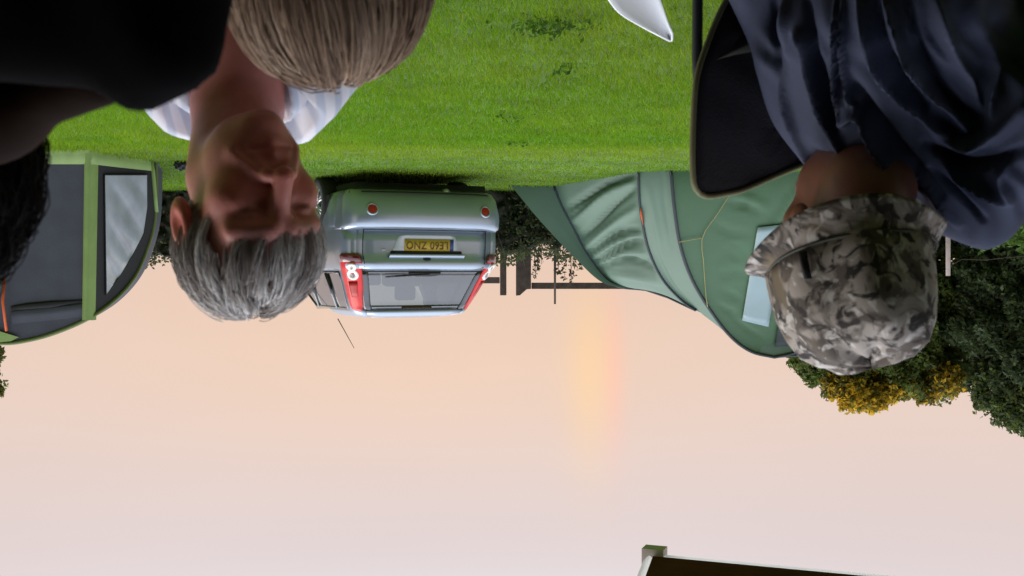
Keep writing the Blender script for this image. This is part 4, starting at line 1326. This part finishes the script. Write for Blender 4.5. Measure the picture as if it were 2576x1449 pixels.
# pointed white panel at the picture edge
wp_ = thing('white_panel', (at(1600, 0, 2.2).x, 2.2, 0), 'smooth white pointed panel sticking up at the picture edge by the camping chair', 'panel')
L_ = resample([(1440, -160), (1505, -40), (1531, 0), (1560, 35), (1615, 68), (1686, 104)], 24)
R_ = resample([(1560, -300), (1620, -120), (1662, 0), (1680, 55), (1693, 88), (1690, 104)], 24)
G = []
for k in range(24):
    row = []
    for b in np.linspace(0, 1, 10):
        x, y = L_[k] * (1 - b) + R_[k] * b
        row.append(at(x, y, 2.2 - .35 * (1 - k / 23) + .02 * math.sin(b * PI)))
    G.append(row)
solid(MB().grid(G).build('sheet', M['card'], wp_), .004)
f0 = at(1500, -230, 1.86)
MB().tube([(f0.x, f0.y + .02, 0), (f0.x, f0.y + .02, max(.3, f0.z)), at(1560, -60, 1.98)], .01, 6).build('stake', M['steel_dark'], wp_)

# ------------------------------------------------------------------ camping chair of the man in the bucket hat
chair = thing('camping_chair', (-.52, 1.55, 0), 'black folding camping chair with olive piping under the man in the bucket hat', 'chair')
CHP = [(1865, -60), (1812, 30), (1772, 130), (1752, 200), (1745, 280), (1742, 380), (1744, 452), (1752, 478), (1768, 492), (1790, 494), (1830, 487), (1870, 478), (1950, 444), (2040, 409), (2140, 380), (2300, 372)]
rim = resample(CHP, 70)
DC = 1.62
def chair_pt(x, y, off=0):
    return at(x, y, DC + .10 * ((x - 2080) / 300.0) ** 2 * -1 + .00012 * (y - 0) - off)
cen_px = np.array((2150, 60))
G = []
for k in range(len(rim)):
    row = []
    for s in np.linspace(1, 0, 14):
        q = cen_px + (rim[k] - cen_px) * s
        fold = .006 * math.sin((q[0] * .8 - q[1]) * .045) * math.sin(PI * s)
        row.append(chair_pt(q[0], q[1], fold))
    G.append(row)
solid(MB().grid(G).build('back_panel', M['chair_cloth'], chair), .004)
MB().tube([chair_pt(x, y, .004) for x, y in rim], .0042, 7).build('piping', M['chair_pipe'], chair)
MB().grid([[chair_pt(*(np.array(a) * (1 - t) + np.array(b) * t), .014 + .01 * math.sin(t * PI)) for t in np.linspace(0, 1, 6)] for a, b in (((1800, 152), (1802, 150)), ((1838, 120), (1850, 138)), ((1872, 80), (1905, 128)), ((1880, 60), (1935, 118)), ((1900, -40), (1990, -10)))]).build('side_pocket', M['chair_olive'], chair)
ptop = at(1754, 150, 1.56)
MB().tube([(ptop.x - .005, 1.52, 0), (ptop.x, 1.54, .35), (ptop.x, 1.56, ptop.z), (ptop.x - .012, 1.60, ptop.z + .10)], .0075, 8).build('leg', M['steel_dark'], chair)
for (a, b) in (((-.78, 1.62, 0), (-.76, 1.66, .86)), ((-.24, 1.12, 0), (-.26, 1.14, .58)), ((-.80, 1.12, 0), (-.78, 1.14, .58))):
    MB().tube([a, b], .009, 8).build('leg', M['steel_dark'], chair)
sg_ = [[Vector((x, y, .36 - .05 * math.sin(PI * (x + .80) / .56) - .03 * (y - 1.12))) for y in np.linspace(1.12, 1.62, 10)] for x in np.linspace(-.80, -.24, 12)]
solid(MB().grid(sg_).build('seat', M['chair_cloth'], chair), .004)
for x0 in (-.25, -.79):
    MB().tube([(x0, 1.14, .58), (x0, 1.35, .575), (x0 * 1.0, 1.6, .60)], .016, 8, flat=.5).build('armrest', M['chair_cloth'], chair)

# ------------------------------------------------------------------ people
SKIN = (0.40, 0.205, 0.155)
def body_clothes(person, shl, shr, neck, hip, f, shirt, trousers, skin, knees=None, feet=None, chest_r=.15, sh_r=.068, extra=None, neck_hole=None, h=.011, hands=True, post=None, lo_pad=.25, shirt_name='shirt', waist=None):
    """torso and sleeves, trousers with both legs, shoes; returns hand meshes for the skin"""
    shl, shr, neck, hip = [np.array(v, float) for v in (shl, shr, neck, hip)]
    f = np.array((*f, 0.0)); f /= np.linalg.norm(f)
    r = np.cross(f, (0, 0, 1.0))               # the person's right
    cr = (shl + shr) / 2
    wr = [hip + f * .27 + r * .07 + np.array((0, 0, .15)), hip + f * .27 - r * .07 + np.array((0, 0, .15))]
    el = [(shr + wr[0]) / 2 + r * .10 + np.array((0, 0, -.09)) - f * .06, (shl + wr[1]) / 2 - r * .10 + np.array((0, 0, -.09)) - f * .06]
    def sdf(p):
        d = cap(p, shl, shr, sh_r)
        d = smin(d, cap(p, cr + (0, 0, -.10), hip + (0, 0, .08), chest_r, chest_r * (waist or 1.05)), .09)
        for s_ in (shl, shr):
            d = smin(d, cap(p, neck, s_, .055, sh_r * .85), .04)
        for s_, e, w_ in ((shr, el[0], wr[0]), (shl, el[1], wr[1])):
            d = smin(d, smin(cap(p, s_, e, sh_r * .95, .054), cap(p, e, w_, .054, .042), .03), .03)
        if extra: d = extra(p, d)
        if neck_hole: d = ssub(d, neck_hole(p), .008)
        return d
    pts = np.array([shl, shr, neck, hip, *wr, *el])
    V, Q = surf_nets(sdf, pts.min(0) - lo_pad, pts.max(0) + lo_pad, h)
    if post: V, Q = post(V, Q)
    link(shirt_name, np_mesh(shirt_name, V, Q), shirt, person)
    kn = knees or [hip + f * .42 + r * .12 + (0, 0, .02), hip + f * .42 - r * .12 + (0, 0, .02)]
    ft = feet or [k_ + f * .03 + (0, 0, -k_[2] + .09) for k_ in kn]
    def legs(p):
        d = cap(p, hip + r * .09, hip - r * .09, .12)
        for s_, k_, t_ in ((1, kn[0], ft[0]), (-1, kn[1], ft[1])):
            d = smin(d, cap(p, hip + r * .09 * s_, k_, .088, .062), .04)
            d = smin(d, cap(p, k_, t_, .062, .048), .02)
        return d
    pts = np.array([hip, *kn, *ft])
    V, Q = surf_nets(legs, pts.min(0) - .18, pts.max(0) + .18, .016)
    V[:, 2] = np.maximum(V[:, 2], .01)
    link('trousers', np_mesh('trousers', V, Q), trousers, person)
    for t_ in ft:
        a = t_ + np.array((0, 0, -.045)) - f * .05
        V, Q = surf_nets(lambda p: smin(cap(p, a, a + f * .17, .042, .038), ell(p, a + f * .02 + (0, 0, .03), (.04, .05, .05)), .03), a - .25, a + .28, .012)
        V[:, 2] = np.maximum(V[:, 2], .004)
        link('shoe', np_mesh('shoe', V, Q), M['shoe'], person)
    out = []
    if hands:
        for w_, sd_ in ((wr[0], -1), (wr[1], 1)):
            out.append(hand_mesh(w_ + f * .03, f + np.array((0, 0, -.25)), sd_))
    return out
def skin_mesh(person, parts):
    """parts: list of (V, Q, cols) joined into one body"""
    n = 0; Vs, Qs, Cs = [], [], []
    for V, Q, C in parts:
        Vs.append(V); Qs.append(Q + n); Cs.append(C); n += len(V)
    me = np_mesh('body', np.concatenate(Vs), np.concatenate(Qs))
    setcol(me, np.concatenate(Cs))
    return link('body', me, M['skin'], person)
def head_neck(R, c, neck_pts, h=.0032, scale=1.0, base=SKIN):
    c = np.array(c)
    def sdf(p):
        d = head_sdf(unpose(p, R, c) / scale) * scale
        for a, b, ra, rb in neck_pts:
            d = smin(d, cap(p, a, b, ra, rb), .022)
        return d
    pts = np.array([c - .15, c + .15] + [np.array(a) - .1 for a, b, _, _ in neck_pts] + [np.array(b) + .1 for a, b, _, _ in neck_pts] + [np.array(b) - .1 for a, b, _, _ in neck_pts])
    V, Q = surf_nets(sdf, pts.min(0), pts.max(0), h)
    return V, Q, skin_cols(unpose(V, R, c) / scale, base)

# --- grey haired man looking down
GM = thing('person', (.33, 1.45, 0), 'grey haired man in a striped open collar shirt looking down', 'person')
gR = rot(-35, 9, -6)
gc = np.array(at(627, 557, 1.30))
gneck = np.array((.345, 1.40, .80))
nk = [(gc + gR @ np.array((0, .028, -.06)), gneck + np.array((.0, .0, .02)), .054, .053), (gneck, gneck + np.array((-.02, -.02, -.16)), .054, .075)]
V, Q, C = head_neck(gR, gc, nk, base=(0.54, 0.205, 0.165), scale=.955, h=.0028)
q = unpose(V, gR, gc) / .955
sc_w = np.clip((q[:, 2] - .060 + np.clip(q[:, 1], -.05, .1) * .55) / .02, 0, 1)[:, None]
C = C * (1 - sc_w) + np.array((.10, .085, .075)) * sc_w
jaw = np.clip((-q[:, 2] - .045) / .03, 0, 1)[:, None] * .2
C = C * (1 - jaw) + np.array((.38, .16, .13)) * jaw
def vneck(p):
    d = cap(p, gneck + (0, 0, .12), gneck + (0, 0.0, -.03), .074, .062)
    return smin(d, cap(p, gneck + (-.01, -.09, .02), gneck + (-.02, -.20, -.20), .055, .022), .03)
hands = body_clothes(GM, (.50, 1.46, .70), (.205, 1.44, .665), (.34, 1.42, .79), (.36, 1.56, .40), (-.35, -1), M['stripe'], M['denim'], SKIN, neck_hole=vneck, chest_r=.145)
skin_mesh(GM, [(V, Q, C)] + [(v, qq, np.tile((0.54, .205, .165), (len(v), 1))) for v, qq in hands])
# collar band standing round the neck, open in front, with folded leaves
Gc = []
for k in range(41):
    a = math.radians(-128 + 256 * k / 40)           # 0 = nape
    back = .5 + .5 * math.cos(a)
    cx, cy = math.sin(a), math.cos(a)
    spread = .012 * (1 - back) + .004 * math.sin(a * 7)
    rb = (.083 + spread, .076 + spread)
    z0 = .770 - .045 * (1 - back)
    zt = .842 - .080 * (1 - back) ** 1.6
    row = []
    for (rr, z) in ((0, z0), (.002, (z0 + zt) / 2), (.008, zt), (.016, zt + .004), (.028, zt - .010), (.042, zt - .034), (.056 + .02 * (1 - back), zt - .060 - .02 * (1 - back))):
        row.append(Vector((gneck[0] + .003 + cx * (rb[0] + rr * 1.25), gneck[1] + .012 + cy * (rb[1] + rr), z)))
    Gc.append(row)
col_ = MB().grid(Gc).build('collar', M['stripe'], GM); solid(col_, .003)
def keep_g(p):
    x, y, z = p
    if z < .035 - max(0, y) * 1.05: return False
    if y < -.02 and z < .072 + .0 * abs(x): return False
    if abs(x) > .06 and y < .0 and z < .045: return False
    return True
grey = [(.22, .18, .165), (.38, .335, .31), (.56, .52, .50), (.74, .71, .69), (.86, .85, .84)]
P1, C1 = comb_hair(gR * .955, gc, 640, 26, (.004, .040, .150), .072, .004, keep_g, grey, .00055, jit=.0042, wave=.0015, stray=.09)
ribbon_hair('hair', P1, C1, .00062, M['hair'], GM)

# --- man in the bucket hat
HM = thing('person', (-.50, 1.45, 0), 'man in a camouflage bucket hat and navy jacket with bowed head', 'person')
hR = rot(168, 0, -4)
hc = np.array(at(2142, 600, 1.425))
hneck = np.array(at(2190, 400, 1.50))
V, Q, C = head_neck(hR, hc, [(hc + hR @ np.array((0, .03, -.06)), hneck, .060, .064), (hneck, hneck + np.array((0, .02, -.14)), .064, .09)], base=(0.22, 0.095, 0.06))
W_ = lambda x, y, d: np.array(at(x, y, d))
def jacket_extra(p, d):
    d = smin(d, cap(p, W_(2480, 425, 1.40), W_(2640, 280, 1.34), .068, .095), .05)      # raised near shoulder
    d = smin(d, cap(p, W_(2400, 555, 1.46), W_(2475, 565, 1.42), .022, .030), .05)      # hood roll
    d = smin(d, cap(p, W_(2060, 385, 1.50), W_(1985, 150, 1.47), .016, .034), .05)
    d = smin(d, cap(p, W_(2110, 320, 1.42), W_(2080, 60, 1.36), .032, .06), .05)
    d = smin(d, cap(p, W_(2300, 300, 1.40), W_(2300, 20, 1.32), .07, .10), .06)
    return d
def jhole(p):
    d = cap(p, hc, W_(2200, 420, 1.47), .092, .072)
    return smin(d, cap(p, W_(2170, 480, 1.36), W_(2140, 345, 1.33), .05, .016), .02)
FOLDS = []
def FL(pts, sg, amp):
    FOLDS.append(([(1446.6 + x * .4385, y * .4385) for x, y in pts], sg, amp))
FL([(1220, -40), (1215, 400), (1230, 640), (1300, 850), (1400, 1000)], 11, 1.0)
FL([(1150, 0), (1160, 250), (1190, 450)], 10, -.6)
FL([(1285, 190), (1380, 450), (1440, 650), (1530, 880)], 12, 1.2)
FL([(1330, 0), (1350, 200), (1440, 500), (1500, 760)], 9, -1.1)
FL([(1500, -20), (1490, 400), (1500, 600), (1520, 720)], 4.5, .7)
FL([(1530, -20), (1540, 300), (1570, 540), (1612, 610)], 4.5, .8)
FL([(1515, -20), (1515, 400), (1540, 600)], 4.0, -.8)
FL([(1540, 690), (1600, 640), (1665, 655), (1760, 800), (1900, 980), (2050, 1150), (2120, 1260)], 11, 1.7)
FL([(1600, 500), (1690, 600), (1800, 760), (1950, 940), (2100, 1120)], 11, -1.1)
FL([(1640, -20), (1680, 200), (1780, 420), (1900, 560), (2050, 700), (2140, 755)], 11, 1.1)
FL([(1720, -20), (1760, 200), (1860, 430), (2000, 600)], 10, -1.0)
FL([(1780, -20), (1850, 200), (1980, 450), (2120, 600), (2245, 735)], 10, 1.2)
FL([(1900, -20), (1960, 220), (2060, 430), (2180, 580), (2300, 680)], 12, -1.1)
FL([(2060, -20), (2120, 200), (2230, 420), (2330, 620)], 13, .9)
FL([(2000, 700), (2150, 805), (2300, 822), (2460, 745), (2576, 620)], 17, 1.2)
FL([(2020, 820), (2200, 930), (2400, 930), (2560, 860)], 14, -1.2)
FL([(2100, 890), (2200, 1000), (2350, 1080), (2450, 1150)], 10, 1.2)
FL([(1980, 1000), (2100, 1150), (2200, 1290)], 10, 1.0)
FL([(2040, 980), (2200, 1120), (2340, 1250)], 9, -1.0)
FL([(2360, 250), (2400, 450), (2390, 650)], 14, .8)
FL([(2480, 900), (2440, 1020), (2500, 1150)], 10, .8)
def subdivide(V, Q):
    E = np.sort(np.stack([Q, np.roll(Q, -1, 1)], -1).reshape(-1, 2), 1)
    u_, inv = np.unique(E, axis=0, return_inverse=True)
    inv = inv.reshape(-1, 4)
    n0, n1 = len(V), len(V) + len(u_)
    V2 = np.concatenate([V, (V[u_[:, 0]] + V[u_[:, 1]]) / 2, V[Q].mean(1)])
    c = n1 + np.arange(len(Q))
    e = n0 + inv
    Q2 = np.concatenate([np.stack([Q[:, k], e[:, k], c, e[:, k - 1]], 1) for k in range(4)])
    return V2, Q2
def fold(V, Q):
    V, Q = subdivide(V, Q)
    N = np.zeros_like(V)
    fn = np.cross(V[Q[:, 2]] - V[Q[:, 0]], V[Q[:, 3]] - V[Q[:, 1]])
    for k in range(4): np.add.at(N, Q[:, k], fn)
    N /= np.maximum(np.linalg.norm(N, axis=1, keepdims=True), 1e-9)
    ce = np.array((-.5, 1.5, .7))
    if ((V - ce) * N).sum() < 0: N = -N
    facing = np.clip(-N[:, 1] * 1.6 + .2, 0, 1)
    D = ridge_disp(V, [(a, b * .95, c) for a, b, c in FOLDS], .019) + ridge_disp(V, [(a, b * .42, c) for a, b, c in FOLDS if c > 0], .004)
    q = to_px(V)
    D += .0035 * np.sin(q[:, 0] * .075 - q[:, 1] * .045 + 2.2 * np.sin(q[:, 1] * .021)) * np.sin(q[:, 1] * .013 + q[:, 0] * .008)
    return V + N * (D * facing)[:, None], Q
hands = body_clothes(HM, W_(2085, 230, 1.52), W_(2520, 345, 1.42), W_(2200, 400, 1.52), (-.50, 1.52, .40), (.35, -1), M['navy'], M['dark_trousers'], SKIN, extra=jacket_extra, neck_hole=jhole, h=.0065, post=fold, chest_r=.15, sh_r=.072, shirt_name='jacket')
skin_mesh(HM, [(V, Q, C)] + [(v, qq, np.tile((0.30, .135, .085), (len(v), 1))) for v, qq in hands])
# zip
zp = resample([(1446.6 + 1510 * .4385, -10), (1446.6 + 1512 * .4385, 180), (1446.6 + 1525 * .4385, 262), (1446.6 + 1522 * .4385, 300)], 10)

# bucket hat: crown, band seam and drooping brim
HR = rot(10, 16, -8)
hat_c = np.array(at(2148, 690, 1.40))
def hat_pt(a, r, z, sq=1.0):
    p = np.array((math.cos(a) * r, math.sin(a) * r * 1.12, z))
    return Vector(pose_pts(p[None], HR, hat_c)[0])
G = []
for k in range(64):
    a = 2 * PI * k / 64
    wv = .004 * math.sin(3 * a + 1) + .003 * math.sin(7 * a)
    row = []
    for (r, z) in ((.001, .112), (.03, .1115), (.055, .106), (.075, .094), (.088, .074), (.095, .048), (.0985, .02), (.100, -.002), (.1005, -.02)):
        dent = .006 * math.sin(2.3 * a + 9 * z * 6) * (z > .05) + .003 * math.sin(9 * a + z * 60)
        row.append(hat_pt(a, r + wv * (r > .05), z + dent))
    G.append(row)
hat = MB().grid(G, close_u=True).build('bucket_hat', M['camo'], HM)
solid(hat, .003)
G = []
for k in range(72):
    a = 2 * PI * k / 72
    w1 = .006 * math.sin(2 * a + .6) + .002 * math.sin(5 * a + 2)
    side = abs(math.cos(a))
    row = []
    for t in np.linspace(0, 1, 8):
        rr = .1005 + (.014 + (.017 if math.cos(a) > 0 else .004) * side ** 5) * t
        zz_ = -.018 - (.040 - (.026 if math.cos(a) > 0 else .012) * side ** 2) * t ** .9 + w1 * t
        row.append(hat_pt(a, rr, zz_))
    G.append(row)
brim = MB().grid(G, close_u=True).build('brim', M['camo'], hat)
solid(brim, .003)
MB().tube([hat_pt(2 * PI * k / 48, .1025, -.018) for k in range(49)], .0022, 5).build('band_seam', M['chair_olive'], hat)
bs = [hat_pt(5.42, .1055, -.012), hat_pt(5.42, .1055, .004), hat_pt(5.42, .104, .022)]
MB().tube(bs, .005, 6, flat=.4).build('tab', M['black_cloth'], hat)

# --- person with blond hair seen from behind
BM = thing('person', (.15, .98, 0), 'person with blond hair seen from behind in front of the grey haired man', 'person')
bR = rot(180 + 8, 16, 0)
bc_ = np.array(at(826, -150, 1.0))
bneck = bc_ + np.array((0, .01, -.15))
V, Q, C = head_neck(bR, bc_, [(bc_ + bR @ np.array((0, .03, -.06)), bneck, .05, .055), (bneck, bneck + np.array((0, -.005, -.1)), .055, .08)], scale=.92, h=.005)
kx, ky = bc_[0], bc_[1]
hands = body_clothes(BM, (kx - .15, ky - .02, .53), (kx + .15, ky - .02, .53), (kx, ky - .01, .58), (kx, ky, .16), (0, 1), M['cardigan'], M['denim'], SKIN,
    knees=[np.array((kx + .27, ky + .12, .16)), np.array((kx - .27, ky + .12, .16))], feet=[np.array((kx + .05, ky + .26, .09)), np.array((kx - .05, ky + .20, .09))], chest_r=.12, sh_r=.06, h=.014)
skin_mesh(BM, [(V, Q, C)] + [(v, qq, np.tile(SKIN, (len(v), 1))) for v, qq in hands])
blond = [(.23, .150, .10), (.29, .195, .135), (.36, .255, .18), (.43, .315, .23)]
be = ((0, .008, .026), (.080, .099, .094))
P1, C1 = comb_hair(bR, bc_, 640, 34, (0, -.01, .14), .26, .006, lambda p: p[2] > -.02 + (-.3 if p[1] > -.02 else .06) and not (p[1] < -.05 and p[2] < .06), blond, .0006, k=12, ellip=be, drop=1.0, jit=.0045, wave=.0012, stray=.05, tone=.92)
P1 = P1[P1[:, :, 2].max(1) > 0]
hb = ribbon_hair('hair', P1, C1, .0008, M['blond_hair'], BM)
V, Q = surf_nets(lambda p: ell(unpose(p, bR, bc_), (0, .012, .03), (.079, .096, .09)), bc_ - .13, bc_ + .15, .008)
me = np_mesh('hair_base', V, Q); setcol(me, np.tile((.10, .064, .04), (len(V), 1)))
link('hair_base', me, M['blond_hair'], hb)

# --- dark haired person in black at the picture edge
DM = thing('person', (.42, .70, 0), 'dark haired person in a black top cut off at the picture edge', 'person')
dR = rot(180 - 20, 30, 0)
dc = np.array(at(-270, 315, .78))
dneck = np.array((.42, .70, .86))
DS = (.014, .0055, .003)  # skin colour darkened to stand for the deep shade on this person
DP = lambda x, y, d: np.array(at(x, y, d))
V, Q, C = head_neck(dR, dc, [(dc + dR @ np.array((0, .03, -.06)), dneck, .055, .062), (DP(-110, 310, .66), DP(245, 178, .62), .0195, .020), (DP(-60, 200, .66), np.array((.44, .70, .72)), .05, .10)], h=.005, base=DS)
sdl, sdr = DP(270, -60, .62), np.array((.58, .72, .86))
def dextra(p, d):
    d = smin(d, cap(p, DP(348, 205, .58), DP(420, 100, .57), .0165, .024), .012)
    d = smin(d, cap(p, DP(420, 100, .57), DP(440, -150, .56), .024, .032), .02)
    d = smin(d, cap(p, DP(-80, 100, .585), DP(250, 115, .58), .022, .020), .02)
    d = smin(d, cap(p, DP(150, -40, .58), DP(330, -120, .57), .035, .04), .03)
    return d
hands = body_clothes(DM, sdl, sdr, (.42, .68, .80), (.44, .62, .40), (.1, 1), M['black_shirt'], M['dark_trousers'], SKIN, extra=dextra, chest_r=.13, sh_r=.05, h=.009)
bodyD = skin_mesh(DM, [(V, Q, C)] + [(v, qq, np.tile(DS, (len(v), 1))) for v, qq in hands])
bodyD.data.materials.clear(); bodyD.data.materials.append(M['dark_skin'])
P1, C1 = comb_hair(dR, dc, 420, 24, (0, .04, .14), .06, .012, lambda p: p[2] > .02 - max(0, p[1]) * 1.1 and not (p[1] < -.04 and p[2] < .07), [(.008, .006, .005), (.014, .011, .009)], .0006, jit=.007)
hd = ribbon_hair('hair', P1, C1, .0008, M['dark_hair'], DM)
V, Q = surf_nets(lambda p: np.maximum(ell(unpose(p, dR, dc), (0, .018, .036), (.084, .100, .094)), -(unpose(p, dR, dc)[..., 2] + .06)), dc - .14, dc + .15, .008)
me = np_mesh('hair_base', V, Q); setcol(me, np.tile((.008, .006, .005), (len(V), 1)))
link('hair_base', me, M['dark_hair'], hd)
